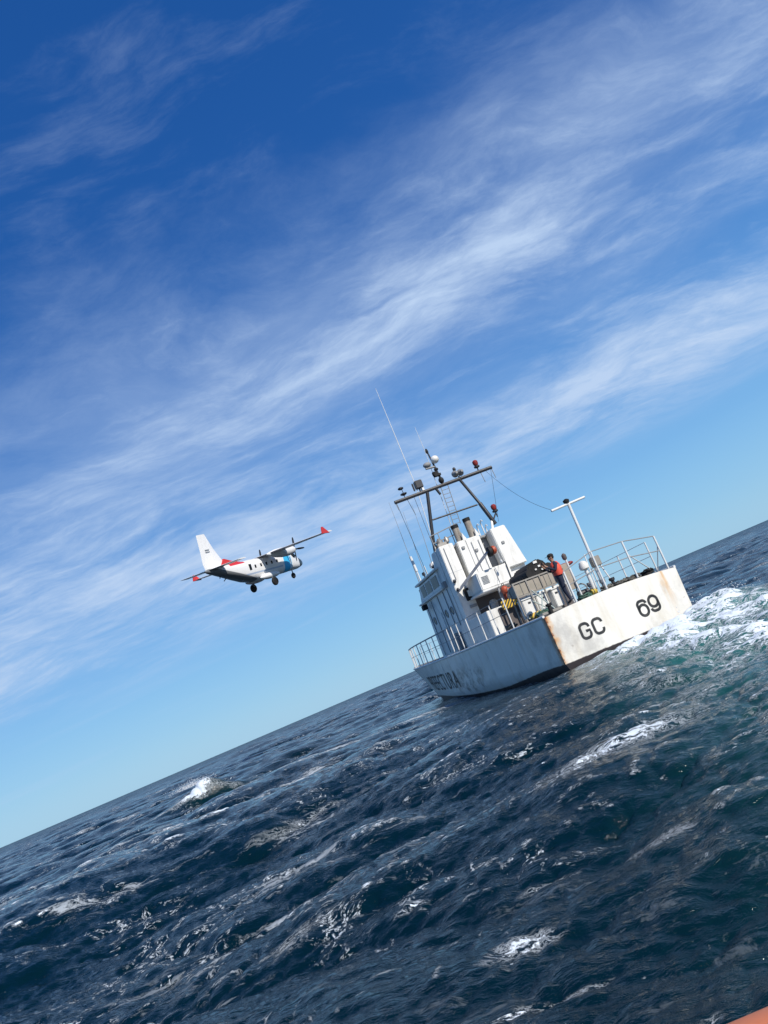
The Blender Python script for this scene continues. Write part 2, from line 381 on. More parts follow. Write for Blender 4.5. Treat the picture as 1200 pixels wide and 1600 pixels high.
for k in range(6): MB().box(7.47, 7.5, .75, 1.05, 4.25 + k * .06, 4.275 + k * .06).build('louvre', M_GREY, boat, smooth=False)
MB().path([(7.47, -.2, 4.1), (7.45, -.22, 4.7), (7.55, -.25, 4.86), (9.3, -.3, 4.9)], .02, 6).build('hose', M_DARK, boat)
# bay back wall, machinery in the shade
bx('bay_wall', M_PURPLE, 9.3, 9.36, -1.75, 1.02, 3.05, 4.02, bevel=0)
for i, (y, z, r, h) in enumerate(((.6, 3.1, .18, .5), (-.2, 3.1, .25, .55), (-1.1, 3.1, .2, .6))):
    MB().lathe([(r, 0), (r, h * .8), (r * .6, h), (.02, h)], (8.4, y, z)).build('ventilator', M_GREY, boat)
# port wing panel, centre casing, starboard panel
wing = MB().prism([(1.0, 2.05), (1.70, 2.05), (1.70, 6.62), (1.02, 6.62)], 'x', 9.2, 9.75).build('wing_panel', M_WHITE, boat, bevel=.025)
wbox = bx('vent_box', M_BLACK, 9.02, 9.2, 1.05, 1.40, 3.95, 4.50, parent=wing)
bx('vent_louvre', M_WHITE, 8.99, 9.03, 1.13, 1.30, 4.10, 4.38, parent=wing, bevel=0)
bx('vent_louvre', M_GREY, 9.1, 9.2, 1.06, 1.38, 3.62, 3.74, parent=wing, bevel=0)
for z in (4.55, 4.95): MB().ell((9.12, 1.62, z), (.07, .07, .09)).build('deck_light', M_DARK, wing)
bx('casing_wall', M_GREY, 9.95, 10.35, -1.60, 1.0, 3.0, 6.55, bevel=0)
cs = bx('casing_panel', M_WHITE, 9.40, 9.96, -.40, .74, 4.02, 6.60, bevel=.03)
for y in (.32,): MB().box(9.385, 9.40, y - .012, y + .012, 4.1, 6.55).build('seam', M_GREY, cs, smooth=False)
MB().hexa([(9.1, -1.95, 4.70), (9.9, -1.95, 4.70), (9.9, -.95, 4.70), (9.1, -.95, 4.70),
           (9.1, -1.60, 6.62), (9.9, -1.60, 6.62), (9.9, -.86, 6.62), (9.1, -.86, 6.62)]).build('starboard_panel', M_WHITE, boat, bevel=.03)
bx('starboard_wall', M_WHITE, 9.35, 10.2, -1.9, -.9, 2.1, 4.70)
# port side wall behind the wing panel and main house
MB().prism([(9.76, 2.02), (14.6, 2.02), (14.35, 4.95), (10.9, 4.95), (10.9, 5.75), (10.45, 6.60), (9.76, 6.60)], 'y', 1.55, 1.72).build('side_wall', M_WHITE, boat, bevel=.02)
MB().prism([(9.76, 2.02), (14.6, 2.02), (14.35, 4.95), (10.9, 4.95), (10.9, 5.75), (10.45, 6.60), (9.76, 6.60)], 'y', -1.72, -1.55).build('side_wall', M_WHITE, boat, bevel=.02)
bx('main_house', M_WHITE, 10.36, 14.35, -1.54, 1.54, 2.05, 4.94)
bx('casing_roof', M_GREY, 9.7, 10.5, -1.54, 1.54, 6.45, 6.56)
MB().prism([(1.0, 0), (1.72, 0), (1.72, 0)], 'z', 0, 0) if False else None
wh = MB().prism([(10.5, 4.98), (14.5, 4.98), (13.9, 5.78), (10.5, 5.82)], 'y', -1.80, 1.80).build('wheelhouse', M_WHITE, boat, bevel=.04)
MB().prism([(10.3, 5.84), (14.2, 5.80), (14.2, 5.90), (10.3, 5.94)], 'y', -1.9, 1.9).build('wheelhouse_roof', M_WHITE, boat, bevel=.02)
bx('wheelhouse_ledge', M_WHITE, 10.4, 14.7, -1.9, 1.9, 4.90, 4.98)
for (a, b_) in ((10.75, 11.75), (11.95, 12.85), (13.0, 13.75)):
    MB().prism([(a, 5.15), (b_, 5.15), (b_ - .05, 5.68), (a, 5.68)], 'y', 1.80, 1.815).build('window', M_GLASS, wh, smooth=False)
for y in np.linspace(-1.4, 1.4, 4):
    MB().box(14.2, 14.25, y - .35, y + .35, 5.2, 5.65).build('window', M_GLASS, wh, smooth=False)
dr = MB().box(12.2, 12.95, 1.72, 1.75, 2.25, 4.1).build('door', M_WHITE2, boat, bevel=.015)
MB().box(12.3, 12.34, 1.75, 1.80, 3.1, 3.3).build('door_handle', M_STEEL, dr)
for x in (10.6, 11.5, 13.6): MB().torus((x, 1.725, 3.9), .17, .03, 'y', 20, 6).build('porthole', M_GREY, boat)
for x in (10.6, 11.5, 13.6): MB().lathe([(.16, 1.724), (.16, 1.735)], (x, 0, 3.9), 'y').build('porthole_glass', M_GLASS, boat)
for x in (10.2, 10.9, 11.9, 13.1, 14.0): MB().path([(x, 1.74, 2.2), (x, 1.74, 4.85)], .02, 6).build('pipe', M_GREY, boat)
bx('navigation_light', M_BLACK, 13.3, 13.7, 1.9, 2.12, 4.55, 4.80)
bx('junction_box', M_GREY, 9.95, 10.25, 1.72, 1.86, 4.9, 5.2)
# lockers on the port side deck
bx('deck_locker', M_GREY, 10.6, 11.2, 1.73, 2.0, 2.1, 2.9)
# roof gear on the wheelhouse
def whip(name, pts, r=.014, mat=M_WHITE2): return MB().path(pts, [r * 1.6] + [r] * (len(pts) - 2) + [r * .5], 6).build(name, mat, boat)
whip('whip_antenna', [(10, 1.62, 6.0), (10, 1.45, 8.2), (10, 1.32, 9.8), (10, 1.34, 12.3), (10, 1.36, 14.95)], .019)
whip('whip_antenna', [(13, 1.95, 5.9), (13, 1.93, 7.38), (13, 1.90, 10.13)], .015, M_GREY)
whip('whip_antenna', [(12.3, 1.75, 5.9), (12.3, 1.73, 7.3), (12.3, 1.62, 9.3)], .013, M_GREY)
whip('whip_antenna', [(10, 2.0, 6.0), (10, 1.9, 7.4), (10, 1.84, 9.0)], .012, M_GREY)
whip('whip_antenna', [(11.0, .15, 6.0), (10.5, .15, 9.6), (10.2, .17, 11.2), (10.2, .18, 12.6)], .014)
MB().path([(13, 1.85, 5.9), (13, 1.86, 6.4), (13, 1.87, 6.42), (13, 1.9, 7.2)], [.035, .035, .07, .07], 10).build('aerial_post', M_WHITE2, boat)
MB().path([(12.6, 1.55, 5.9), (12.6, 1.55, 6.5)], .03, 8).build('aerial_post', M_WHITE2, boat)
sl = MB().tube((12.2, 1.2, 5.9), (12.2, 1.2, 6.2), .03).build('searchlight', M_GREY, boat)
MB().lathe([(.02, 0), (.15, .05), (.17, .25), (.17, .28)], (12.1, 1.2, 6.35), 'x').build('lamp_housing', M_WHITE2, sl)
for (x, y, h) in ((11.4, 1.5, .35), (13.6, 1.4, .45), (11.0, 1.65, .25)):
    MB().lathe([(.03, 0), (.03, h * .6), (.08, h * .65), (.09, h * .9), (.03, h)], (x, y, 5.9)).build('roof_fitting', M_DARK, boat)
# roof rail aft of the mast
rf = MB()
for a, b_ in (((9.9, 1.66, 7.30), (9.9, .30, 7.48)), ((9.9, 1.6, 6.95), (9.9, .3, 7.05)), ((9.9, 1.24, 6.6), (9.9, 1.24, 7.36)), ((9.9, .62, 6.6), (9.9, .62, 7.44)), ((9.9, 1.62, 6.6), (9.9, 1.62, 7.30))): rf.tube(a, b_, .025, n=6)
rf.build('roof_rail', M_GREY, boat)
for y, z, r in ((1.3, 6.6, .16), (.95, 6.6, .12)): MB().lathe([(r * .5, 0), (r * .5, .2), (r, .22), (r, .38), (r * .3, .5)], (9.95, y, z)).build('mushroom_vent', M_STEEL, boat)
bx('roof_locker', M_STEEL, 9.75, 10.1, 1.05, 1.5, 6.56, 6.85)
# exhaust funnels
for y, zt in ((.42, 7.42), (-.24, 7.56)):
    fn = MB().lathe([(.17, 6.5), (.16, zt - .12), (.16, zt - .1)], (9.75, y, 0)).build('exhaust_funnel', M_SOOT, boat)
    MB().lathe([(.175, zt - .16), (.18, zt), (.14, zt), (.13, zt - .1), (.01, zt - .1)], (9.75, y, 0)).build('funnel_cap', M_BLACK, fn)
    MB().prism([(y - .22, 6.58), (y - .02, 6.58), (y - .08, 6.95)], 'x', 9.42, 9.5).build('funnel_bracket', M_WHITE, fn)
for y, h in ((-.62, .5), (-.86, .62), (-1.0, .35)): MB().path([(9.8, y, 6.5), (9.8, y, 6.56 + h), (9.7, y - .03, 6.62 + h), (9.6, y - .03, 6.55 + h)], .03, 8).build('vent_pipe', M_WHITE2, boat)
MB().path([(9.8, -1.15, 6.6), (9.9, -1.35, 6.72), (10, -1.5, 7.1)], .06, 8).build('mast_foot', M_WHITE, boat)
# --- mast
X = 10.0
mast = MB().tube((X, 2.57, 9.33), (X, -2.57, 9.55), .085, n=8).build('mast', M_DARK, boat)
MB().path([(X, .92, 9.32), (X, 1.52, 7.14), (X + .1, 1.62, 6.5)], .08, 10).build('mast_leg', M_DARK, mast)
MB().path([(X, -.83, 9.42), (X, -1.28, 8.1), (X, -1.30, 8.05), (X, -1.62, 6.9)], [.07, .07, .1, .1], 10).build('mast_leg', M_DARK, mast)
MB().tube((X, 1.18, 8.02), (X, -1.15, 8.04), .04, n=8).build('brace', M_DARK, mast)
MB().tube((X, .02, 9.45), (X, .16, 11.2), .06, .035).build('topmast', M_DARK, mast)
MB().lathe([(.02, 0), (.05, .02), (.07, .1), (.05, .22), (.02, .26)], (X, .17, 11.1)).build('masthead_light', M_BLACK, mast)
MB().ell((X - .05, -.02, 10.72), (.22, .20, .19)).build('satellite_dome', M_WHITE, mast)
MB().tube((X, .1, 10.4), (X, .55, 10.42), .05).ell((X, .42, 10.58), (.16, .20, .13)).build('antenna_pod', M_GREY, mast)
MB().box(X - .12, X + .1, -.02, .30, 9.92, 10.02).box(X - .1, X + .1, .14, .32, 10.0, 10.16).ell((X, .05, 9.68), (.14, .13, .16)).ell((X, .08, 10.26), (.1, .11, .08)).build('antenna_bracket', M_BLACK, mast)
MB().box(X - .14, X + .14, 1.0, 1.36, 9.62, 10.0).box(X - .05, X + .05, 1.18, 1.24, 9.4, 9.66).box(X - .05, X + .05, 1.42, 1.50, 9.55, 9.95).build('radar_scanner_box', M_DARK, mast, bevel=.03)
MB().box(X - .1, X + .1, 1.02, 1.12, 9.46, 9.60).build('radar_base', M_WHITE, mast)
MB().path([(X, 2.02, 9.36), (X, 2.02, 9.9)], .018, 6).lathe([(.05, 9.52), (.16, 9.58), (.16, 9.62), (.03, 9.66)], (X, 2.02, 0), n=12).ell((X, 2.06, 9.88), (.12, .14, .07)).build('anemometer', M_DARK, mast)
hn = MB().tube((X, -.84, 9.48), (X, -.84, 9.62), .04).build('horn', M_DARK, mast)
for y in (-.70, -.98): MB().lathe([(.06, -.25), (.09, -.1), (.17, .02), (.17, .05)], (X - .05, y, 9.76), 'x', 14).build('horn_bell', M_GREY, hn)
MB().ell((X, -.76, 10.0), (.07, .08, .1)).build('small_lamp', M_DARK, mast)
def red_lamp(y, z, par):
    l = MB().tube((X, y, z - .42), (X, y, z - .18), .03).lathe([(.05, z - .2), (.14, z - .16), (.14, z - .10), (.06, z - .06)], (X, y, 0), n=12).build('lamp_bracket', M_DARK, par)
    MB().lathe([(.09, z - .06), (.13, z + .02), (.13, z + .14), (.07, z + .2), (.02, z + .2)], (X, y, 0), n=14).build('red_lamp', M_RED, l)
red_lamp(-1.88, 9.92, mast)
MB().tube((X, -1.55, 7.05), (X, -1.83, 7.38), .035).build('lamp_arm', M_DARK, mast); red_lamp(-1.86, 7.62, mast)
for y, z, l in ((2.54, 9.3, .35), (-2.54, 9.5, .5), (-1.95, 9.45, .5)): MB().tube((X, y, z), (X, y - .03, z - l), .018, n=6).build('hanging_dipole', M_GREY, mast)
MB().tube((X, 1.95, 9.3), (X, 1.85, 8.5), .012, n=5).build('cable', M_DARK, mast); MB().tube((X, .45, 9.35), (X, .35, 9.05), .06).build('loudhailer', M_DARK, mast)
ld = MB().tube((X, .20, 9.4), (X, .32, 7.45), .018, n=6).tube((X, -.17, 9.42), (X, -.02, 7.45), .018, n=6)
for k in range(9):
    z = 9.2 - .21 * k; t_ = (9.4 - z) / 1.95; ld.tube((X, .20 + .12 * t_, z), (X, -.17 + .15 * t_, z), .013, n=5)
ld.build('ladder', M_STEEL, mast)
# stays
def wire(name, a, b_, sag, r=.008, par=None, n=14, mat=M_DARK):
    a, b_ = Vector(a), Vector(b_)
    return MB().path([a.lerp(b_, i / n) - Vector((0, 0, sag * 4 * (i / n) * (1 - i / n))) for i in range(n + 1)], r, 5).build(name, mat, par or boat)
wire('stay_wire', (X, -2.2, 9.5), (1, .25, 5.31), .32, .007)
wire('stay_wire', (X, 2.5, 9.3), (11.5, 1.9, 5.9), .0, .01)
wire('stay_wire', (X, 1.6, 9.4), (9.9, 1.66, 6.9), .0, .01)
wire('stay_wire', (X, -2.5, 9.5), (10.2, -1.9, 7.0), .0, .008)
# --- boom (diagonal grey derrick) on the wing panel
bo = MB().hexa([(8.75, 1.72, 4.40), (8.98, 1.72, 4.40), (8.98, 1.50, 4.66), (8.75, 1.50, 4.66), (6.95, .66, 5.28), (7.16, .66, 5.28), (7.16, .44, 5.54), (6.95, .44, 5.54)]).build('derrick_boom', M_GREY, boat, bevel=.015)
MB().lathe([(.14, -.13), (.18, -.08), (.18, .02), (.14, .05)], (7.0, .30, 5.42), 'y', 20).build('boom_winch', M_ORANGE, bo)
MB().lathe([(.15, .0), (.21, .02), (.21, .16), (.15, .18)], (7.0, .36, 5.40), 'y', 16).build('winch_drum', M_BLACK, bo)
MB().path([(7.05, .12, 5.35), (7.05, .10, 4.9)], .012, 5).ell((7.05, .1, 4.86), (.05, .05, .09)).build('hook', M_WHITE2, bo)
# --- railings: port, starboard, bow, stern
def rail(name, pts, hts, tops=(1.0, .55), r=.026, wires=M_WHITE2, rw=.012):
    rt = MB()
    for k in tops: rt.path([(p[0], p[1], p[2] + h * k) for p, h in zip(pts, hts)], rw, 6)
    ro = rt.build(name, wires, boat)
    for p, h in zip(pts, hts): MB().tube(p, (p[0], p[1], p[2] + h), r, n=8).build('stanchion', M_WHITE2, ro)
    return ro
def edge(x, s, ins=.12): return (x, s * max(HB(x, Dz(x)) - ins, 0.02), Dz(x) + .02)
pxs = [2.9, 4.4, 5.9, 7.4, 8.8, 9.6, 10.3, 11.6, 12.9, 14.2, 15.5, 16.8, 18.1, 19.4, 20.7, 22.0, 23.2, 24.4, 25.5]
rail('port_rail', [edge(x, 1) for x in pxs], [1.18] * len(pxs), (1.0, .55), .026, M_GREY)
MB().path([edge(x, 1)[:2] + (Dz(x) + 1.17,) for x in pxs[6:]], .026, 6).build('handrail', M_GREY, boat)
sxs = [.9, 2.9, 5.0, 7.4, 8.8, 10.3, 11.6, 12.9, 14.2, 15.5, 16.8, 18.1, 19.4, 20.7, 22.0, 23.2, 24.4, 25.5]
rail('starboard_rail', [edge(x, -1, .08) for x in sxs], [1.15] * len(sxs), (1.0, .55))
rail('stern_rail', [(.22, -2.44, 2.02), (.22, -1.24, 2.12), (.22, -.02, 2.14), (.22, 1.18, 2.10)], [1.20, 1.30, 1.32, 1.05], (1.0, .56), .033, M_GREY, .018)
MB().tube((.22, -1.24, 2.95), (1.0, -2.47, 2.05), .018).tube((.22, -2.44, 2.9), (.9, -2.46, 2.05), .018).build('rail_brace', M_WHITE2, boat)
# --- stern light pole with crossed bar
pole = MB().tube((1.0, -.42, 2.1), (1.0, -.41, 3.35), .075).tube((1.0, -.41, 3.35), (1.0, -.44, 5.32), .055).build('stern_pole', M_WHITE2, boat)
MB().tube((1.0, .27, 5.28), (1.0, -1.12, 5.37), .045).build('pole_crossbar', M_WHITE2, pole)
MB().lathe([(.08, 5.36), (.11, 5.42), (.11, 5.48), (.04, 5.52)], (1, -.40, 0), n=12).build('pole_lamp', M_BLACK, pole)
MB().box(.86, 1.12, -.62, -.32, 2.98, 3.32).build('control_box', M_STEEL, pole, bevel=.02)
MB().tube((1, -.2, 3.5), (.9, -.05, 2.1), .02).tube((1, -.6, 3.0), (.9, -.75, 2.1), .025).build('pole_brace', M_WHITE2, pole)
vt = MB().lathe([(.07, 2.1), (.06, 2.95), (.06, 3.0)], (1.0, -.02, 0), n=12).build('mushroom_ventilator', M_WHITE2, boat)
MB().lathe([(.07, 3.0), (.16, 3.04), (.17, 3.14), (.12, 3.28), (.03, 3.33)], (1.0, 0, 0), n=16).build('ventilator_cap', M_WHITE, vt)
for (x, y, h, m_) in ((.7, -.25, .42, M_GREY), (.7, -.6, .36, M_DARK), (1.4, -.15, .5, M_GREY), (.9, .3, .25, M_DARK), (.5, 2.0, .3, M_BLACK), (.6, -1.9, .22, M_BLACK)):
    MB().lathe([(.07, 2.05), (.06, 2.08 + h * .7), (.10, 2.08 + h * .75), (.10, 2.08 + h)], (x, y, 0), n=12).build('bollard', m_, boat)
lp_ = MB().tube((1.0, .50, 2.1), (1.0, .52, 3.55), .035).build('stern_light_post', M_WHITE2, boat)
MB().lathe([(.05, 3.55), (.08, 3.6), (.08, 3.72), (.03, 3.78)], (1.0, .53, 0), n=12).build('stern_light', M_PURPLE, lp_)
MB().box(.9, 1.15, .55, .60, 2.1, 2.14).build('post_foot', M_GREY, lp_)
MB().box(.55, .85, 1.55, 2.3, 2.06, 2.16).build('fairlead_base', M_STEEL, boat, bevel=.02)

# ------------------------------------------------------------------ loose gear on deck (things of their own)
def dthing(name, label, cat, x, y, z, rz=0, group=None): return thing(name, label, cat, on_boat(x, y, z, rz), group)
# equipment rack: tan canvas-sided frame over white lockers
rk = dthing('equipment_rack', 'weathered grey-tan slatted rack standing behind the stern rail', 'rack', 3.0, 1.2, 2.08)
MB().box(-.25, .25, -.95, .72, .94, 1.38).build('canvas_panel', M_TAN, rk, bevel=.02)
fr = MB()
for y in (-.96, -.35, .2, .73): fr.box(-.30, -.25, y - .025, y + .025, 0, 1.45)
for z in (.90, 1.40): fr.box(-.29, -.26, -.98, .75, z, z + .05)
for y in (-.72, -.52, -.1, .45): fr.box(-.272, -.25, y - .012, y + .012, .94, 1.38)
for x, y in ((.25, -.96), (.25, .73)): fr.box(x, x + .04, y - .02, y + .02, 0, 1.4)
fr.build('frame', M_STEEL, rk)
for i, (y0, y1, lab, gx) in enumerate(((.1, .62, 'white deck locker at the port end beneath the tan rack', 0), (-.45, .02, 'white deck locker in the middle beneath the tan rack', .05), (-.92, -.62, 'narrow white deck locker beside the person\'s legs', .03))):
    lk = dthing('deck_locker', lab, 'locker', 3.0 + gx, 1.2, 2.08, 0, 'white lockers beneath the rack')
    MB().box(-.2, .2, y0, y1, .12, .76).build('locker_body', M_WHITE, lk, bevel=.02)
    MB().box(-.23, .22, y0 - .02, y1 + .02, .765, .81).build('lid', M_WHITE2, lk, bevel=.01)
    MB().box(-.22, -.2, (y0 + y1) / 2 - .05, (y0 + y1) / 2 + .05, .6, .66).build('latch', M_DARK, lk)
    MB().box(-.18, .18, y0 + .05, y1 - .05, 0, .12).build('foot', M_DARK, lk)
# black covered dinghy on a cradle
dn = dthing('dinghy', 'black covered dinghy carried on its cradle under the starboard panel', 'dinghy', 4.6, -.12, 3.60)
MB().path([(-.1, .40, .18), (1.2, .44, .2), (1.8, .36, .25), (2.2, 0, .34), (1.8, -.36, .25), (1.2, -.44, .2), (-.1, -.40, .18)], .19, 12).build('tube', M_BLACK, dn)
MB().prism([(-.42, 0), (.42, 0), (.45, .36), (.25, .58), (-.15, .66), (-.42, .46)], 'x', .02, 1.6).build('cover', M_BLACK, dn, bevel=.05)
for y, z, w_, h_ in ((.02, .50, .16, .09), (-.1, .32, .13, .07), (.1, .24, .07, .06), (-.2, .17, .15, .06)): MB().box(-.03, .02, y - w_ / 2, y + w_ / 2, z, z + h_).build('white_patch', M_WHITE, dn)
crd = dthing('boat_cradle', 'grey tubular cradle holding up the black dinghy', 'cradle', 4.6, -.12, 2.1)
cm = MB()
for x in (.2, 1.9):
    for y in (-.4, .4): cm.tube((x, y, 0), (x, y * .9, 1.32), .035)
    cm.tube((x, -.5, 1.30), (x, .5, 1.30), .03)
cm.build('cradle_frame', M_GREY, crd)
rb = dthing('rescue_float', 'flat red rescue float lying at the end of the black dinghy', 'float', 4.1, -.95, 3.50)
MB().ell((0, 0, .1), (.16, .34, .09)).ell((.02, -.26, .12), (.14, .14, .07)).build('float_body', M_RED, rb)
MB().torus((0, 0, .1), .22, .015, 'z', 20, 6).build('strap', M_TAN, rb)
# life rings / buoys
def ring(x, y, z, lab, m_=M_ORANGE, r=.26):
    t = dthing('life_ring', lab, 'life ring', x, y, z, 0, 'orange life rings on the superstructure')
    MB().torus((0, 0, 0), r, .075, 'x', 28, 10).build('ring', m_, t)
    for k in range(4):
        a = math.pi / 4 + k * math.pi / 2; MB().torus((0, r * math.cos(a), r * math.sin(a)), .085, .012, 'y' if k % 2 else 'z', 12, 5).build('band', M_WHITE2, t)
ring(7.5, .10, 3.45, 'orange life ring hanging in the dark bay beside the lockers')
by = dthing('mooring_buoy', 'faded orange ball buoy hanging under the platform edge', 'buoy', 7.2, .40, 3.72)
MB().ell((0, 0, .0), (.16, .16, .18)).build('ball', M_ORANGE, by); MB().torus((0, 0, .24), .05, .015, 'x').build('eye', M_DARK, by)
# hazard striped barriers
hz = dthing('hazard_barrier', 'yellow and black striped barrier on the port side of the trunk house', 'barrier', 5.7, 1.15, 2.62)
MB().box(-.05, .05, -.42, .25, .28, .62).build('striped_board', M_HAZ, hz, bevel=.01)
MB().box(-.04, .04, -.38, -.33, -.55, .28).box(-.04, .04, .15, .2, -.55, .28).build('board_leg', M_DARK, hz)
hz2 = dthing('striped_chock', 'yellow and black striped chock at the port stern corner', 'chock', 1.6, 2.05, 2.04)
MB().prism([(-.2, 0), (.2, 0), (.15, .26), (-.15, .26)], 'y', -.2, .2).build('chock_block', M_HAZ, hz2, bevel=.015)
MB().tube((0, -.28, .12), (0, .28, .12), .03).build('pin', M_STEEL, hz2)
yb = dthing('yellow_float', 'small yellow net float lying by the stern pole', 'float', .9, .12, 2.22)
MB().ell((0, 0, 0), (.11, .17, .11)).build('float_shell', worn('yellow_plastic', (.55, .40, .05), .5, .4), yb); MB().torus((0, .0, .0), .115, .012, 'y').build('line', M_ROPE, yb)
for i, (x, y, r, lab, m_) in enumerate(((.55, -.75, .25, 'dark rope coil on the stern deck right of the pole', M_ROPE), (.5, -1.25, .28, 'dark rope coil at the middle stern rail post', M_ROPE),
        (.55, -1.85, .22, 'large black rope heap near the starboard stern corner', M_BLACK), (.75, .55, .24, 'grey-green rope coil beside the stern light post', M_GREEN),
        (1.2, 1.95, .26, 'green rope coil by the striped chock', M_GREEN), (3.9, 2.1, .22, 'dark rope coil on the port side deck', M_ROPE), (.5, -.2, .2, 'short rope coil at the foot of the pole', M_ROPE))):
    t = dthing('rope_coil', lab, 'rope', x, y, 2.12, 0, 'rope coils on deck')
    mb = MB()
    for k in range(3): mb.torus((random.uniform(-.03, .03), random.uniform(-.03, .03), .02 + .045 * k), r * random.uniform(.75, 1), .03, 'z', 22, 6, .03)
    mb.build('coil', m_, t)
tp = dthing('folding_trestle', 'pale green folding trestle leaning at the port stern rail', 'trestle', 1.6, 1.55, 2.08)
MB().tube((0, .3, .95), (-.1, -.25, 0), .022).tube((0, -.05, .8), (-.1, .35, 0), .022).tube((0, .42, .6), (0, -.2, .02), .02).build('trestle_legs', worn('pale_green_paint', (.42, .50, .47), .5, .3), tp)
cv = dthing('canvas_screen', 'beige canvas screen lashed upright behind the person', 'screen', 1.5, .40, 2.10)
MB().box(-.03, .03, -.16, .18, .45, 1.38).build('cloth', M_TAN, cv, bevel=.01); MB().tube((0, -.19, 0), (0, -.14, 1.45), .03).tube((0, .2, 0), (0, .2, 1.4), .02).build('screen_pole', M_WHITE2, cv)
wl = dthing('mooring_winch', 'small dark winch with a white wheel on the stern deck', 'winch', 1.1, .35, 2.10)
MB().torus((0, 0, .33), .2, .025, 'x', 24, 6).build('wheel', M_STEEL, wl); MB().lathe([(.12, -.2), (.12, .2)], (0, 0, .2), 'y').box(-.15, .15, -.25, .25, 0, .1).build('drum', M_DARK, wl)

# ------------------------------------------------------------------ person on the stern
def skin_body(name, pts, edges, mats, assign, parent, sub=2):
    me = bpy.data.meshes.new(name); me.from_pydata([p[:3] for p in pts], edges, [])
    o = bpy.data.objects.new(name + '_tmp', me); link(o)
    o.modifiers.new('s', 'SKIN')
    for i, p in enumerate(pts): me.skin_vertices[0].data[i].radius = (p[3], p[4] if len(p) > 4 else p[3])
    me.skin_vertices[0].data[0].use_root = True
    sb = o.modifiers.new('u', 'SUBSURF'); sb.levels = sub; sb.render_levels = sub
    bpy.context.view_layer.update()
    m2 = bpy.data.meshes.new_from_object(o.evaluated_get(bpy.context.evaluated_depsgraph_get()))
    bpy.data.objects.remove(o)
    for m_ in mats: m2.materials.append(m_)
    for p in m2.polygons: p.material_index = assign(p.center); p.use_smooth = True
    n = link(bpy.data.objects.new(name, m2)); n.parent = parent; return n
M_SKIN = worn('skin', (.34, .18, .115), .55, .1, bump=0)
M_NAVY = worn('navy_cloth', (.012, .018, .040), .9, .4, dcol=(.05, .06, .09), bump=.4, streak=False)
M_VEST = worn('orange_red_vest', (.68, .08, .045), .7, .3, dcol=(.5, .15, .05), bump=.4, streak=False)
M_HAIR = worn('black_hair', (.012, .010, .009), .8, .2)
per = dthing('person', 'person in red life vest and dark cap raising both hands at the stern', 'person', 1.0, .98, 2.12, R(78))
pts = [(0, 0, .95, .15, .12), (0, 0, 1.12, .15, .11), (-.01, 0, 1.30, .17, .12), (0, 0, 1.42, .13, .10), (.01, 0, 1.50, .055), (.03, 0, 1.58, .075, .075), (.035, 0, 1.67, .088, .098), (.03, 0, 1.74, .06, .07),
       (0, .17, 1.42, .065), (.10, .26, 1.20, .05), (.30, .14, 1.40, .034), (.35, .11, 1.47, .030, .018),
       (0, -.17, 1.42, .065), (.16, -.24, 1.22, .05), (.36, -.10, 1.43, .034), (.40, -.08, 1.51, .030, .018),
       (.0, .10, .88, .095), (.05, .12, .50, .068), (-.01, .13, .12, .048), (.13, .15, .045, .045),
       (.0, -.10, .88, .095), (.0, -.12, .50, .068), (-.08, -.13, .12, .048), (.06, -.15, .045, .045)]
eds = [(0, 1), (1, 2), (2, 3), (3, 4), (4, 5), (5, 6), (6, 7), (3, 8), (8, 9), (9, 10), (10, 11), (3, 12), (12, 13), (13, 14), (14, 15), (0, 16), (16, 17), (17, 18), (18, 19), (0, 20), (20, 21), (21, 22), (22, 23)]
for k, (hx, hy, hz_, sg) in enumerate(((.35, .11, 1.47, 1), (.40, -.08, 1.51, -1))):
    root = 11 if sg > 0 else 15
    for j, (oy, ln) in enumerate(((-.028, .072), (-.010, .082), (.010, .076), (.028, .060))):
        a = len(pts); pts += [(hx + .012, hy + oy, hz_ + .045, .009), (hx + .028, hy + oy, hz_ + .045 + ln * .55, .008), (hx + .018, hy + oy, hz_ + .045 + ln, .007)]
        eds += [(root, a), (a, a + 1), (a + 1, a + 2)]
    a = len(pts); pts += [(hx + .03, hy - .042 * sg, hz_ + .012, .010), (hx + .055, hy - .045 * sg, hz_ + .045, .008)]; eds += [(root, a), (a, a + 1)]
def who(c):
    if c.z > 1.52 and c.x < .2: return 0
    if c.x > .27 and c.z > 1.40: return 0
    if c.z < .13: return 2
    return 1
body = skin_body('body', pts, eds, [M_SKIN, M_NAVY, M_BLACK], who, per)
MB().ell((.125, 0, 1.655), (.022, .014, .025), 8, 6).build('nose', M_SKIN, per)
for s in (1, -1): MB().ell((.118, .033 * s, 1.685), (.01, .014, .007), 8, 6).build('eye', M_HAIR, per); MB().ell((.03, .088 * s, 1.66), (.02, .012, .032), 8, 6).build('ear', M_SKIN, per)
MB().ell((.115, 0, 1.615), (.012, .026, .006), 8, 6).build('mouth', M_RED, per)
MB().ell((.005, 0, 1.69), (.098, .094, .098)).build('hair', M_HAIR, per)
MB().ell((.018, 0, 1.735), (.115, .105, .078)).add([(.09, -.08, 1.735), (.21, -.05, 1.715), (.21, .05, 1.715), (.09, .08, 1.735), (.09, -.08, 1.748), (.21, -.05, 1.725), (.21, .05, 1.725), (.09, .08, 1.748)], [(0, 3, 2, 1), (4, 5, 6, 7), (0, 1, 5, 4), (1, 2, 6, 5), (2, 3, 7, 6), (3, 0, 4, 7)]).build('cap', M_HAIR, per)
vs = []
for z, a, b_ in ((1.03, .185, .205), (1.10, .20, .22), (1.25, .205, .225), (1.38, .19, .205), (1.46, .14, .13), (1.50, .10, .09)):
    vs.append([(-.005 + a * .86 * math.cos(t), b_ * math.sin(t), z + .012 * math.cos(2 * t)) for t in np.linspace(0, 2 * math.pi, 24, endpoint=False)])
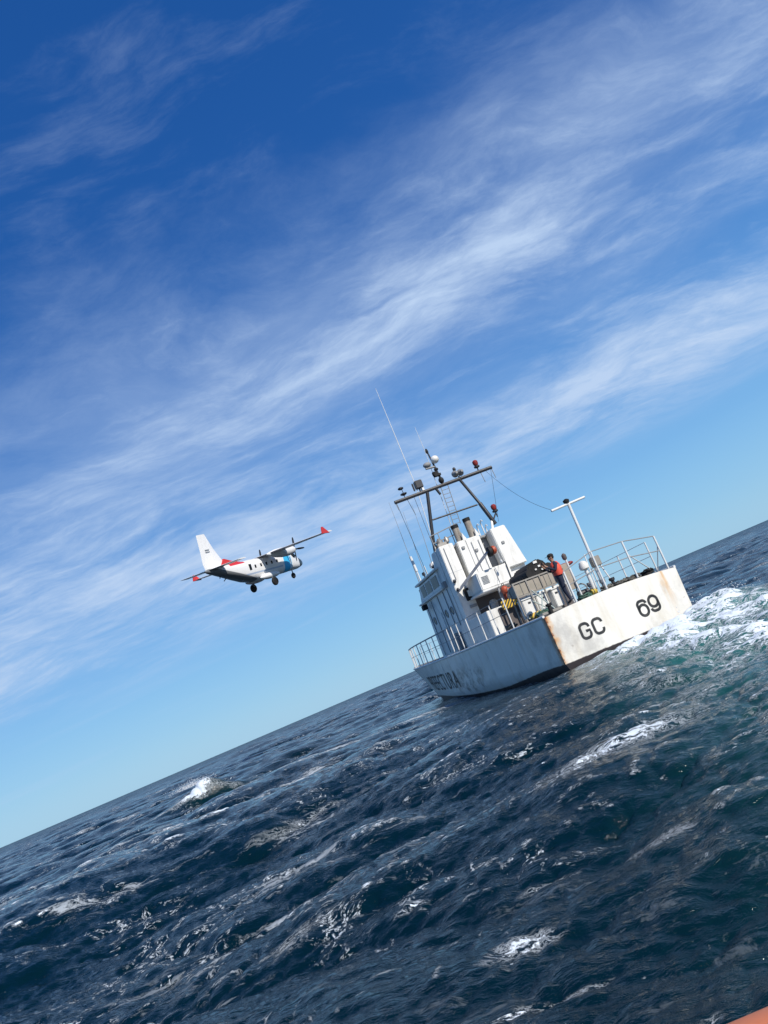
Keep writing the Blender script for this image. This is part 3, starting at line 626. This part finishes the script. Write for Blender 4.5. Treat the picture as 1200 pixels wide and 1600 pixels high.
MB().grid(vs, True).build('life_vest', M_VEST, per)
MB().torus((-.005, 0, 1.17), .19, .014, 'z', 24, 6).build('vest_strap', M_HAIR, per)
ph = dthing('camera_phone', 'dark phone held up in the person\'s raised hands', 'phone', 1.0, .98, 2.12, R(78))
MB().box(.395, .405, -.06, .09, 1.53, 1.61).build('phone_body', M_BLACK, ph, bevel=.004)

# ------------------------------------------------------------------ aeroplane
def rotm(y, p, r): return Matrix.Rotation(y, 4, 'Z') @ Matrix.Rotation(p, 4, 'Y') @ Matrix.Rotation(r, 4, 'X')
PL = Matrix.Translation((-15.079, 83.934, 19.091)) @ rotm(1.05624, -.07332, .14306)
plane = thing('aeroplane', 'white twin-propeller aeroplane with red wingtips and blue band flying low left of the boat', 'aeroplane', PL)
M_AW = worn('aircraft_white', (.78, .78, .78), .3, .10, bump=0)
M_AR = worn('aircraft_red', (.58, .035, .035), .35, .1, bump=0)
M_AG = worn('aircraft_underside', (.16, .17, .18), .5, .3)
M_FM = worn('faded_fin_mark', (.42, .44, .46), .5, .2)
def fus_mat():
    m, t, b = principled('fuselage_livery', (.78, .78, .78), .3)
    x, y, z = t.sep(t.new('ShaderNodeTexCoord').outputs['Object'])
    slant = t.m('SUBTRACT', x, t.m('MULTIPLY', z, .12))
    band = t.m('MULTIPLY', t.ss(slant, 2.85, 2.88), t.ss(slant, 4.0, 3.97))
    c = t.mix(band, (.78, .78, .78), (.045, .45, .80))
    thin = t.m('MULTIPLY', t.ss(slant, 4.12, 4.14), t.ss(slant, 4.32, 4.30)); c = t.mix(thin, c, (.30, .62, .85))
    nose = t.ss(x, 6.0, 6.02); c = t.mix(nose, c, (.012, .012, .014))
    stripe = t.m('MULTIPLY', t.m('MULTIPLY', t.ss(z, -.42, -.40), t.ss(z, -.22, -.24)), t.m('MULTIPLY', t.ss(x, 2.6, 2.5), t.ss(x, -5, -4.8)))
    c = t.mix(t.m('MULTIPLY', stripe, .55), c, (.10, .25, .50))
    dors = t.m('MULTIPLY', t.ss(z, 1.0, 1.05), t.m('MULTIPLY', t.ss(x, -3.3, -3.4), t.ss(x, -5.6, -5.5))); c = t.mix(dors, c, (.58, .035, .035))
    ramp = t.m('MULTIPLY', t.ss(t.m('ADD', t.m('MULTIPLY', x, .40), z), -1.72, -1.80), t.ss(x, -2.0, -2.1)); c = t.mix(ramp, c, (.16, .17, .18))  # tail ramp underside darkened, its shade painted into the colour
    t.L.new(c, b.inputs['Base Color']); return m
secp = [(7.45, -.45, .03, .03), (7.35, -.45, .2, .2), (7.0, -.42, .42, .40), (6.6, -.38, .58, .54), (6.0, -.32, .80, .72), (5.3, -.22, .98, .84), (4.7, .02, 1.06, 1.06), (4.0, .08, 1.10, 1.17),
        (2.5, .08, 1.12, 1.2), (0, .08, 1.12, 1.2), (-2.0, .08, 1.12, 1.2), (-3.2, .20, 1.08, 1.08), (-4.6, .46, .95, .84), (-6.0, .74, .74, .60), (-7.3, .97, .50, .38), (-8.2, 1.10, .28, .22), (-8.6, 1.13, .06, .06)]
def sup(t, e=.62):
    c_, s_ = math.cos(t), math.sin(t); return math.copysign(abs(c_) ** e, c_), math.copysign(abs(s_) ** e, s_)
MB().grid([[(x, sup(t)[0] * w_, zc + sup(t)[1] * h_) for t in np.linspace(0, 2 * math.pi, 32, endpoint=False)] for x, zc, w_, h_ in secp], True).build('fuselage', fus_mat(), plane, sharp=60)
def foil(c, th, n=9):
    up = [(c * (i / n), th * c * 2.6 * (math.sqrt(i / n) * .6 - .38 * (i / n) - .22 * (i / n) ** 2)) for i in range(n + 1)]
    return up + [(a, -b * .5) for a, b in up[-2:0:-1]]
def surf(stations, vertical=False):     # stations: (le_x, span, base, chord)
    rows = []
    for lx, sp_, bz, ch in stations:
        rows.append([((lx - a), (b if vertical else sp_), (sp_ if vertical else bz + b)) for a, b in foil(ch, .13)])
    mb = MB().grid(rows, True); n = len(rows[0]); k = len(rows)
    mb.f += [tuple(range(n - 1, -1, -1)), tuple((k - 1) * n + i for i in range(n))]
    return mb
wg = surf([(1.35, y, 1.28 + .012 * abs(y), 2.35 if abs(y) < 3.5 else 2.35 - .85 * (abs(y) - 3.5) / 6.2) for y in np.linspace(-9.7, 9.7, 25)]).build('wing', M_AW, plane, sharp=60)
MB().box(-1.05, -.80, -9.0, -1.6, 1.215, 1.25).box(-1.05, -.80, 1.6, 9.0, 1.215, 1.25).build('flap_hinge', M_AG, wg)
for s in (1, -1):
    MB().prism([(.75, 1.22), (-.70, 1.27), (-.50, 1.98), (-.25, 2.02)], 'y', 9.68 * s, 9.80 * s).build('winglet', M_AR, wg, bevel=.03)
    na = MB().grid([[(x, 2.55 * s + math.cos(t) * r, zc + math.sin(t) * r * 1.1) for t in np.linspace(0, 2 * math.pi, 20, endpoint=False)] for x, zc, r in
                    ((3.35, 1.05, .22), (3.3, 1.05, .34), (2.9, 1.05, .44), (2.0, 1.03, .50), (1.0, 1.05, .50), (0, 1.1, .42), (-1.0, 1.15, .22), (-1.5, 1.2, .05))], True).build('engine_nacelle', M_AW, wg)
    pp = MB().grid([[(x, 2.55 * s + math.cos(t) * r, 1.05 + math.sin(t) * r) for t in np.linspace(0, 2 * math.pi, 14, endpoint=False)] for x, r in ((3.36, .2), (3.6, .17), (3.8, .09), (3.88, .01))], True).build('spinner', M_BLACK, na)
    for k in range(4):
        a = R(8 + 90 * k); mb = MB(); ca, sa = math.cos(a), math.sin(a)
        bl = [(-.06, .15, .03), (-.11, .6, .022), (-.10, 1.1, .015), (-.06, 1.38, .008)]
        rows = []
        for w_, r_, th in bl:
            rows.append([(3.55 + (dx_ * .55), 2.55 * s + r_ * -sa + dt * ca, 1.05 + r_ * ca + dt * sa) for dx_, dt in ((-th * 2 - w_, w_), (th, w_ * .3), (th * 2 + w_, -w_), (-th, -w_ * .3))])
        mb.grid(rows, True).build('propeller_blade', M_DARK, na)
    # sponson, leg, main wheel
    MB().ell((-.2, 1.12 * s, -1.0), (1.7, .42, .36), 20, 10).build('sponson', M_AW, plane)
    lg = MB().tube((-.3, 1.35 * s, -1.1), (-.3, 1.5 * s, -1.70), .07).build('landing_gear_leg', M_AG, plane)
    MB().lathe([(.1, -.16), (.40, -.15), (.47, -.07), (.47, .07), (.40, .15), (.1, .16)], (-.3, 1.62 * s, -1.78), 'y', 20).build('wheel', M_BLACK, lg)
lg = MB().tube((5.2, 0, -.9), (5.2, 0, -1.62), .06).build('landing_gear_leg', M_AG, plane)
MB().lathe([(.08, -.1), (.30, -.1), (.36, 0), (.30, .1), (.08, .1)], (5.2, 0, -1.68), 'y', 18).build('wheel', M_BLACK, lg)
fin = surf([(-4.7, 1.15, 0, 3.7), (-5.6, 1.9, 0, 2.95), (-6.42, 3.3, 0, 1.98), (-7.05, 4.9, 0, 1.25), (-7.1, 5.0, 0, 1.15)], True).build('tail_fin', M_AW, plane, sharp=60)
MB().prism([(-2.6, 1.2), (-4.3, 1.62), (-5.5, 2.05), (-6.4, 1.2), (-6.4, 1.0), (-2.6, 1.0)], 'y', -.16, .16).build('dorsal_fin', M_AR, plane, bevel=.05)
for a, b_ in ((3.3, 3.36), (3.08, 3.14)): MB().box(-7.75, -7.15, -.16, .16, a, b_).build('fin_mark', M_FM, fin, smooth=False)
tpn = surf([(-6.3 - .10 * abs(y), y, 1.22, 1.9 - .12 * abs(y)) for y in np.linspace(-4.2, 4.2, 11)]).build('tailplane', M_AW, plane, sharp=60)
for s in (1, -1):
    MB().prism([(5.35, .32), (4.80, .35), (4.42, .95), (4.75, .95), (5.15, .62)], 'y', .86 * s, 1.09 * s).build('cockpit_window', M_GLASS, plane)
    for x in (1.7, .75, -.2, -1.15, -2.1): MB().box(x - .13, x + .13, 1.08 * s, 1.13 * s, .2, .55).build('cabin_window', M_GLASS, plane, bevel=.01)
    MB().box(-3.1, -2.75, 1.02 * s, 1.12 * s, .1, .75).build('door_window', M_GLASS, plane)
MB().hexa([(5.45, -.7, .38), (5.45, .7, .38), (4.75, .75, 1.02), (4.75, -.75, 1.02), (5.4, -.7, .3), (5.4, .7, .3), (4.7, .7, .95), (4.7, -.7, .95)]).build('windscreen', M_GLASS, plane)
MB().tube((-5.4, .25, .1), (-6.0, .25, -.25), .05).tube((-3.8, -.3, -.55), (-3.85, -.3, -.85), .04).tube((-6.6, 0, .4), (-6.75, 0, .1), .05).build('ramp_strut', M_AG, plane)

# ------------------------------------------------------------------ the boat the photographer stands in
M_TUBE = worn('orange_fabric_tube', (.66, .20, .085), .45, .25, dcol=(.45, .17, .09), bump=.2, streak=False)
rib = thing('inflatable_boat', 'orange inflatable boat edge nearest the viewer in the bottom right corner', 'inflatable boat', Matrix.Translation((0, 0, 0)))
zt = 1.10; y0 = 2.34
tp_ = [(-1.6, -2.2, zt), (-1.6, -.5, zt), (-1.5, 1.0, zt), (-1.1, 1.95, zt), (-.6, y0, zt), (.2, y0, zt), (1.0, y0, zt), (1.8, y0, zt), (2.6, y0 - .1, zt), (3.1, 1.4, zt), (3.3, -.5, zt), (3.3, -2.2, zt)]
sm = []
for i in range(len(tp_) - 1):
    for k in range(6): sm.append(Vector(tp_[i]).lerp(Vector(tp_[i + 1]), k / 6))
sm.append(Vector(tp_[-1]))
for _ in range(4): sm = [sm[0]] + [(sm[i - 1] + sm[i] * 2 + sm[i + 1]) / 4 for i in range(1, len(sm) - 1)] + [sm[-1]]
sm = [Vector((p.x, p.y, p.z - .24)) for p in sm]
MB().path(sm, .24, 24).build('buoyancy_tube', M_TUBE, rib)
MB().path([p + Vector((0, -.2, .14)) for p in sm[::3]], .012, 6).build('grab_line', M_BLACK, rib)
MB().prism([(-1.5, -2.2), (3.2, -2.2), (3.2, .8), (2.5, 2.2), (-.6, 2.2), (-1.2, 1.2)], 'z', .55, .62).build('floor', M_GREY, rib)
MB().add([(-1.4, -2.2, .56), (-1.0, 1.0, .56), (.9, 1.7, .56), (2.8, 1.0, .56), (3.1, -2.2, .56), (.9, -2.2, -.35), (.9, 1.2, -.25)], [(0, 1, 6, 5), (1, 2, 6), (2, 3, 6), (3, 4, 5, 6), (0, 5, 4)]).build('keel', M_GREY, rib)

# ------------------------------------------------------------------ sea: one polar sheet from under the camera to the horizon
rng = np.random.default_rng(11)
def cascade(L, N, lmin, lmax, rms, ang, spread, seed, slope=3.6):
    g = np.random.default_rng(seed)
    k1 = np.fft.fftfreq(N, L / N) * 2 * np.pi
    KX, KY = np.meshgrid(k1, k1, indexing='ij'); K = np.hypot(KX, KY); K[0, 0] = 1
    km, kM = 2 * np.pi / lmax, 2 * np.pi / lmin
    band = (1 / (1 + (km / K) ** 8)) * np.exp(-(K / kM) ** 4); band[0, 0] = 0
    ca = np.abs(KX * math.cos(ang) + KY * math.sin(ang)) / K
    S = np.sqrt(K ** -slope * band * (.06 + ca ** spread))
    H = np.fft.fft2(g.standard_normal((N, N))) * S
    h = np.real(np.fft.ifft2(H)); sc = rms / h.std(); H *= sc; h *= sc
    ix, iy = -1j * KX / K, -1j * KY / K
    Dx = np.real(np.fft.ifft2(ix * H)); Dy = np.real(np.fft.ifft2(iy * H))
    Jxx = np.real(np.fft.ifft2(KX * KX / K * H)); Jyy = np.real(np.fft.ifft2(KY * KY / K * H)); Jxy = np.real(np.fft.ifft2(KX * KY / K * H))
    return L, N, np.stack([h, Dx, Dy, Jxx, Jyy, Jxy], -1).astype(np.float32)
def sample(c, X_, Y_):
    L, N, F = c; u = (X_ / L * N) % N; v = (Y_ / L * N) % N
    i = np.floor(u).astype(int) % N; j = np.floor(v).astype(int) % N; a = (u - np.floor(u))[..., None].astype(np.float32); b = (v - np.floor(v))[..., None].astype(np.float32)
    a = a * a * (3 - 2 * a); b = b * b * (3 - 2 * b)
    i1, j1 = (i + 1) % N, (j + 1) % N
    return (F[i, j] * (1 - a) + F[i1, j] * a) * (1 - b) + (F[i, j1] * (1 - a) + F[i1, j1] * a) * b
rs = [1.4]
while rs[-1] < 14000:
    r = rs[-1]; g_ = .0052 if r < 160 else (.011 if r < 700 else .035); rs.append(r * (1 + g_))
rs = np.array(rs)
fine_a = np.linspace(R(-42), R(42), 1000); rest = np.linspace(R(42), R(318), 90)[1:-1]
th = np.concatenate([fine_a, rest]); NA = len(th); NR = len(rs)
RR, TT = np.meshgrid(rs, th, indexing='ij'); X_ = RR * np.sin(TT); Y_ = RR * np.cos(TT)
def fade(a, b): return np.clip((b - RR) / (b - a), 0, 1)
WD = R(-78)
cas = [(cascade(233, 512, 14, 48, .27, WD, 6, 1), 3500, 9000), (cascade(83, 512, 3.2, 14, .138, WD + .25, 4, 2), 600, 1500),
       (cascade(29, 512, .75, 3.2, .052, WD - .2, 2.5, 3), 160, 420), (cascade(8.3, 512, .14, .75, .0135, WD + .3, 1.2, 4, 3.2), 22, 60)]
tot = np.zeros(RR.shape + (6,), np.float32); hB = None
for n_, (c, a, b) in enumerate(cas):
    s_ = sample(c, X_, Y_) * fade(a, b)[..., None].astype(np.float32)
    tot += s_
    if n_ == 1: hB = s_[..., 0]
# boat frame coordinates of every point
lx = (X_ - _x) * fwd.x + (Y_ - _z) * fwd.y; ly = (X_ - _x) * portv.x + (Y_ - _z) * portv.y
dxh = np.maximum(np.maximum(-lx, lx - 25), 0); dyh = np.maximum(np.abs(ly) - 2.4 * np.clip((27 - lx) / 12, .15, 1), 0); dh = np.hypot(dxh, dyh)
PZ_up = .18 * np.exp(-(dh / 6) ** 2); calm = .25 + .75 * np.clip(dh / 7, 0, 1); near = .75 + .25 * np.clip((RR - 3) / 8, 0, 1)
amp = (calm * near).astype(np.float32)
for k in range(6): tot[..., k] *= amp
CH = 1.25
PX = X_ + CH * tot[..., 1]; PY = Y_ + CH * tot[..., 2]; PZ = tot[..., 0] + PZ_up
J = (1 - CH * tot[..., 3]) * (1 - CH * tot[..., 4]) - (CH * tot[..., 5]) ** 2
def mound(cx, cy, ang, la, lb, h, foamy=0):
    a = (X_ - cx) * math.cos(ang) + (Y_ - cy) * math.sin(ang); b = -(X_ - cx) * math.sin(ang) + (Y_ - cy) * math.cos(ang)
    return h * np.exp(-(a / la) ** 2 - (b / lb) ** 2), a, b
def B(x, y): return (_x + x * fwd.x + y * portv.x, _z + x * fwd.y + y * portv.y)
foam = np.clip((.50 - J) / .45, 0, 1.3) * np.clip((hB + .02) / .12, 0, 1)
turb = np.zeros_like(PZ); soft = np.zeros_like(PZ)
# breaking crest left of the boat
m1, a, b = mound(-18.3, 52, R(12), 6.0, 2.0, .55); PZ += m1
m1b, a_, b_ = mound(-17.5, 51.4, R(12), 1.5, .8, .85); PZ += m1b; PY -= .6 * m1b
foam = np.maximum(foam, 1.5 * np.exp(-((a_ + .9) / 1.3) ** 2 - ((b_ + .15) / .6) ** 2)); brk = np.exp(-(a_ / 2.5) ** 2 - (b_ / 1.2) ** 2)
foam = np.maximum(foam, .55 * np.exp(-((a) / 8) ** 2 - ((b + 1.1) / .35) ** 2))
turb = np.maximum(turb, .05 * np.exp(-(a / 4) ** 2 - ((b + .9) / 1.2) ** 2))
m2, _, _ = mound(-13, 36, R(8), 14, 2.6, .35); PZ += m2
m3, _, _ = mound(-3, 22, R(14), 9, 2.2, .28); PZ += m3
for _ in range(34):          # scattered whitecaps out to the horizon
    r_ = math.exp(rng.uniform(math.log(28), math.log(420))); t_ = rng.uniform(R(-36), R(34)); cx_, cy_ = r_ * math.sin(t_), r_ * math.cos(t_)
    if -6 < cx_ < 14 and cy_ < 60: continue
    q_ = rng.uniform(.5, 1.3) * (1 + r_ / 260)
    foam = np.maximum(foam, rng.uniform(.7, 1.0) * np.exp(-((X_ - cx_) / (1.1 * q_)) ** 2 - ((Y_ - cy_) / (.42 * q_)) ** 2)); PZ += .14 * q_ * np.exp(-((X_ - cx_) / (1.8 * q_)) ** 2 - ((Y_ - cy_) / (.8 * q_)) ** 2)
# wake astern of the patrol boat
ax = np.clip(-lx, 0, None); wy = ly + .5 + .05 * ax
hw = 2.4 + .36 * ax
core = np.exp(-(wy / hw) ** 4) * np.clip((-lx + .6) / 1.2, 0, 1)
turb = np.maximum(turb, core * np.exp(-ax / 30) * 1.0)
foam = np.maximum(foam, core * (.40 * np.exp(-ax / 5) + .64 * np.exp(-ax / 45)))
side = np.exp(-((np.abs(wy) - hw) / (.6 + .05 * ax)) ** 2) * np.clip((-lx + .6) / 1.5, 0, 1) * np.exp(-ax / 16)
foam = np.maximum(foam, .62 * side); foam = np.maximum(foam, .42 * np.exp(-(dh / .45) ** 2))
for bx_, by_, la, lb, h_ in ((-1.0, -2.7, .9, 1.1, .34), (-2.9, -2.0, 1.6, 1.6, .14), (-1.6, -.9, 1.0, 1.3, .14), (-.2, 2.0, 1.6, 2.0, .06), (-1.0, 1.4, .9, 1.2, .06)):
    q_ = h_ * np.exp(-((lx - bx_) / la) ** 2 - ((ly - by_) / lb) ** 2); PZ += q_
    foam = np.maximum(foam, q_ * (2.4 if by_ < 0 else 1.0))
# churned surface inside the wake
cw = cascade(19, 512, .25, 2.4, .085, 0, 0, 9, 3.2); sw = sample(cw, X_, Y_)
tb = (core * np.exp(-ax / 14) * (.35 + .65 * np.clip(ax / 1.5, 0, 1)))
tb = np.maximum(tb, brk * .9); PZ += sw[..., 0] * tb; PX += sw[..., 1] * tb; PY += sw[..., 2] * tb
foam += np.clip(sw[..., 0] / .085, -1.5, 2) * .16 * core
# thin foam on the breaking shoulder in the middle distance and drifting lace in the near field
def patch(cx, cy, la, lb, v, ang=0):
    global foam
    a = (X_ - cx) * math.cos(ang) + (Y_ - cy) * math.sin(ang); b = -(X_ - cx) * math.sin(ang) + (Y_ - cy) * math.cos(ang)
    foam = np.maximum(foam, v * np.exp(-(a / la) ** 2 - (b / lb) ** 2))
def water_at(px_, py_, h0=0.0):
    c_, s__ = math.cos(ROLL), math.sin(ROLL); ddx, ddy = px_ - 600, py_ - 800
    u = ddx * c_ - ddy * s__; v = -(ddx * s__ + ddy * c_)
    d = Vector((u, 1200 * math.cos(PITCH) - v * math.sin(PITCH), 1200 * math.sin(PITCH) + v * math.cos(PITCH)))
    t = (h0 - HC) / d.z; return d.x * t, d.y * t
for (ppx, ppy, la, lb, v, ang) in ((975, 1150, 1.6, .5, .78, .2), (905, 1195, .8, .25, .6, .5), (770, 1415, .45, .22, .85, .3), (830, 1465, .35, .08, .6, .0), (1165, 1530, .15, .07, 1.1, .1),
        (880, 1570, .22, .12, .8, .4), (850, 1560, .10, .06, .9, .1), (430, 1575, .22, .10, .75, .2), (825, 1320, .45, .18, .7, .2), (950, 1555, .15, .07, .65, .3), (1050, 1500, .12, .05, .55, 0), (740, 1500, .3, .06, .5, .2),
        (490, 1275, 1.3, .5, .50, .3), (640, 1360, .3, .12, .55, .1), (660, 1280, .5, .2, .5, .3), (480, 1400, .8, .3, .42, .3), (1000, 1260, .6, .3, .5, .2)):
    wx_, wy_ = water_at(ppx, ppy); patch(wx_, wy_, la, lb, v, ang)
for (ppx, ppy, la, lb, v) in ((590, 1165, 6, .8, 1.0), (520, 1195, 6, 1.0, .9), (450, 1240, 4.5, .8, .9), (330, 1310, 5, .7, .7), (180, 1360, 6, .8, .7), (420, 1400, 2.5, .5, .8), (490, 1330, 2.2, .6, .6),
        (120, 1440, 3, .4, .7), (330, 1470, 2.2, .35, .6), (60, 1540, 2, .3, .6), (560, 1250, 3, .6, .7), (620, 1450, .8, .2, .5), (230, 1530, 1.2, .2, .5)):
    mo, a, b = mound(*water_at(ppx, ppy), R(9), la, lb, v); soft = np.maximum(soft, mo)
PZ -= .0
# keep the sea out of the near boat
inb = (np.abs(X_ - .85) < 2.7) & (Y_ < 2.7); PZ = np.where(inb, np.minimum(PZ, .12), PZ)
co = np.stack([PX, PY, PZ], -1).reshape(-1, 3)
center = np.array([[0, 0, 0.]]); co = np.vstack([co, center]).astype(np.float32)
I = np.arange(NR - 1)[:, None] * NA; Jn = np.arange(NA)[None, :]; J1 = (Jn + 1) % NA
quads = np.stack([I + Jn, I + J1, I + NA + J1, I + NA + Jn], -1).reshape(-1, 4)[:, ::-1]
tris = np.stack([np.full(NA, NR * NA), (np.arange(NA) + 1) % NA, np.arange(NA)], -1)
nq, nt_ = len(quads), len(tris)
me = bpy.data.meshes.new('sea'); me.vertices.add(len(co)); me.vertices.foreach_set('co', co.ravel())
loops = np.concatenate([quads.ravel(), tris.ravel()]).astype(np.int32)
me.loops.add(len(loops)); me.loops.foreach_set('vertex_index', loops)
me.polygons.add(nq + nt_); me.polygons.foreach_set('loop_start', np.concatenate([np.arange(nq) * 4, nq * 4 + np.arange(nt_) * 3]).astype(np.int32))
me.polygons.foreach_set('use_smooth', np.ones(nq + nt_, bool)); me.update(calc_edges=True); me.validate()
for nm, arr in (('foam', foam), ('turbulence', turb), ('lace', soft), ('ripple_roughness', np.interp(np.log(RR), np.log([8, 30, 120, 500, 2500]), [.03, .06, .14, .28, .36]))):
    at = me.attributes.new(nm, 'FLOAT', 'POINT'); at.data.foreach_set('value', np.append(arr.ravel(), 0).astype(np.float32))
sea = link(bpy.data.objects.new('sea', me)); sea['kind'] = 'structure'
m, t, b = principled('sea_water', (.004, .018, .028), .07); b.inputs['IOR'].default_value = 1.333
me.materials.append(m)
def attr(n): a = t.new('ShaderNodeAttribute', attribute_name=n); return a.outputs['Fac']
oc = t.new('ShaderNodeTexCoord').outputs['Object']
aF, aT, aL = attr('foam'), attr('turbulence'), attr('lace')
wpn = t.new('ShaderNodeTexNoise'); t.L.new(oc, wpn.inputs['Vector']); wpn.inputs['Scale'].default_value = .8; wpn.inputs['Detail'].default_value = 3
wps = t.vm('SCALE', t.vm('SUBTRACT', wpn.outputs['Color'], (.5, .5, .5))); wps.node.inputs[3].default_value = 1.1
oc2 = t.vm('ADD', oc, wps)
mp = t.new('ShaderNodeMapping'); t.L.new(oc2, mp.inputs[0]); mp.inputs['Rotation'].default_value = (0, 0, R(-12)); mp.inputs['Scale'].default_value = (.42, 1.0, .6)
n1 = t.noise(mp.outputs[0], 2.2, 9, .66, .4)
n2 = t.noise(mp.outputs[0], 9.0, 8, .72, .3)
n5 = t.noise(oc2, 15.0, 6, .72, .3)
ridge = t.m('SUBTRACT', 1.0, t.m('MULTIPLY', t.m('ABSOLUTE', t.m('SUBTRACT', n2, .5)), 14.0))      # lacy filaments
cov = t.m('ADD', t.m('ADD', t.m('MULTIPLY', aF, .8), t.m('MULTIPLY', t.m('SUBTRACT', n5, .5), 1.3)), t.m('ADD', t.m('MULTIPLY', t.m('SUBTRACT', n1, .5), 1.3), t.m('MULTIPLY', t.m('SUBTRACT', n2, .5), 1.7)))
f1 = t.m('MULTIPLY', t.ss(cov, .58, .67), t.ss(aF, .03, .22))
f2 = t.m('MULTIPLY', t.m('MULTIPLY', t.ss(ridge, .45, .9), t.ss(t.m('ADD', aF, t.m('MULTIPLY', t.m('SUBTRACT', n1, .5), 1.2)), .22, .50)), .60)
n3 = t.noise(mp.outputs[0], .55, 8, .68, .6)
n6 = t.noise(oc2, 1.7, 7, .60, .5)
fil = t.m('MULTIPLY', t.ss(t.m('ABSOLUTE', t.m('SUBTRACT', n6, .5)), .026, .010), t.m('MULTIPLY', t.ss(n3, .53, .60), t.ss(n5, .46, .54)))
mp2 = t.new('ShaderNodeMapping'); t.L.new(oc2, mp2.inputs[0]); mp2.inputs['Rotation'].default_value = (0, 0, R(-14)); mp2.inputs['Scale'].default_value = (.22, 1.0, .6)
n4 = t.noise(mp2.outputs[0], 3.2, 9, .72, .3)
lace = t.m('MULTIPLY', t.ss(t.m('ADD', n4, t.m('ADD', t.m('MULTIPLY', aL, .14), t.m('MULTIPLY', t.m('SUBTRACT', n5, .5), .22))), .585, .66), t.m('ADD', .08, t.m('MULTIPLY', aL, .60)))
speck = t.m('MULTIPLY', t.ss(t.noise(mp.outputs[0], 8.5, 8, .76), .65, .675), t.ss(n3, .46, .6, 0, .8))
ff = t.m('MAXIMUM', t.m('MAXIMUM', f1, f2), t.m('MAXIMUM', lace, t.m('MAXIMUM', speck, t.m('MULTIPLY', fil, .75))), clamp=True)
tv = t.noise(oc, .9, 6, .6)
tcol = t.mix(t.m('MULTIPLY', aT, t.ss(tv, .25, .7, .45, 1.0)), (.0006, .0105, .0170), (.045, .24, .22))
grn = t.ss(t.sep(oc)[0], 0, 9)
tcol = t.mix(t.m('MULTIPLY', t.m('MULTIPLY', grn, t.ss(t.sep(oc)[1], 30, 14)), t.m('SUBTRACT', 1.0, aT)), tcol, (.0012, .0170, .0150))
t.L.new(t.mix(ff, tcol, (.76, .84, .90)), b.inputs['Base Color'])
rr_ = attr('ripple_roughness'); t.L.new(t.ss(rr_, .05, .32, .5, .20), b.inputs['Specular IOR Level'])
t.L.new(t.m('MAXIMUM', rr_, t.ss(ff, 0, .5, .06, .75)), b.inputs['Roughness'])
bp = t.new('ShaderNodeBump'); bp.inputs['Strength'].default_value = .9; bp.inputs['Distance'].default_value = 1.0
mp3 = t.new('ShaderNodeMapping'); t.L.new(oc, mp3.inputs[0]); mp3.inputs['Rotation'].default_value = (0, 0, R(-12)); mp3.inputs['Scale'].default_value = (.5, 1.0, .5)
hh = t.m('ADD', t.m('MULTIPLY', t.noise(mp3.outputs[0], 1.9, 3, .5, .3), .04), t.m('ADD', t.m('ADD', t.m('MULTIPLY', t.noise(mp3.outputs[0], 5.5, 5, .6, .6), .052), t.m('MULTIPLY', t.noise(mp3.outputs[0], 19, 4, .6, .6), .014)), t.m('MULTIPLY', ff, .02)))
t.L.new(hh, bp.inputs['Height']); t.L.new(bp.outputs[0], b.inputs['Normal'])

# ------------------------------------------------------------------ flying droplets over the breaking crest and the wake hump
sp_ = MB()
def drops(n, cx, cy, cz, sx, sy, sz, ang):
    for _ in range(n):
        a, b_ = random.gauss(0, sx), random.gauss(0, sy); z_ = cz + abs(random.gauss(0, sz)); r = random.uniform(.006, .022)
        x_ = cx + a * math.cos(ang) - b_ * math.sin(ang); y_ = cy + a * math.sin(ang) + b_ * math.cos(ang)
        sp_.add([(x_ + r, y_, z_), (x_ - r, y_, z_), (x_, y_ + r, z_), (x_, y_ - r, z_), (x_, y_, z_ + r), (x_, y_, z_ - r)],
                [(0, 2, 4), (2, 1, 4), (1, 3, 4), (3, 0, 4), (2, 0, 5), (1, 2, 5), (3, 1, 5), (0, 3, 5)])
drops(900, -18.4, 50.9, 1.10, .65, .3, .16, R(12))
wx_, wy_ = B(-1.0, -2.7); drops(160, wx_, wy_, .62, .8, .7, .16, 0)
spray = sp_.build('sea_spray', principled('spray_foam', (.8, .83, .85), .6)[0]); spray['kind'] = 'stuff'
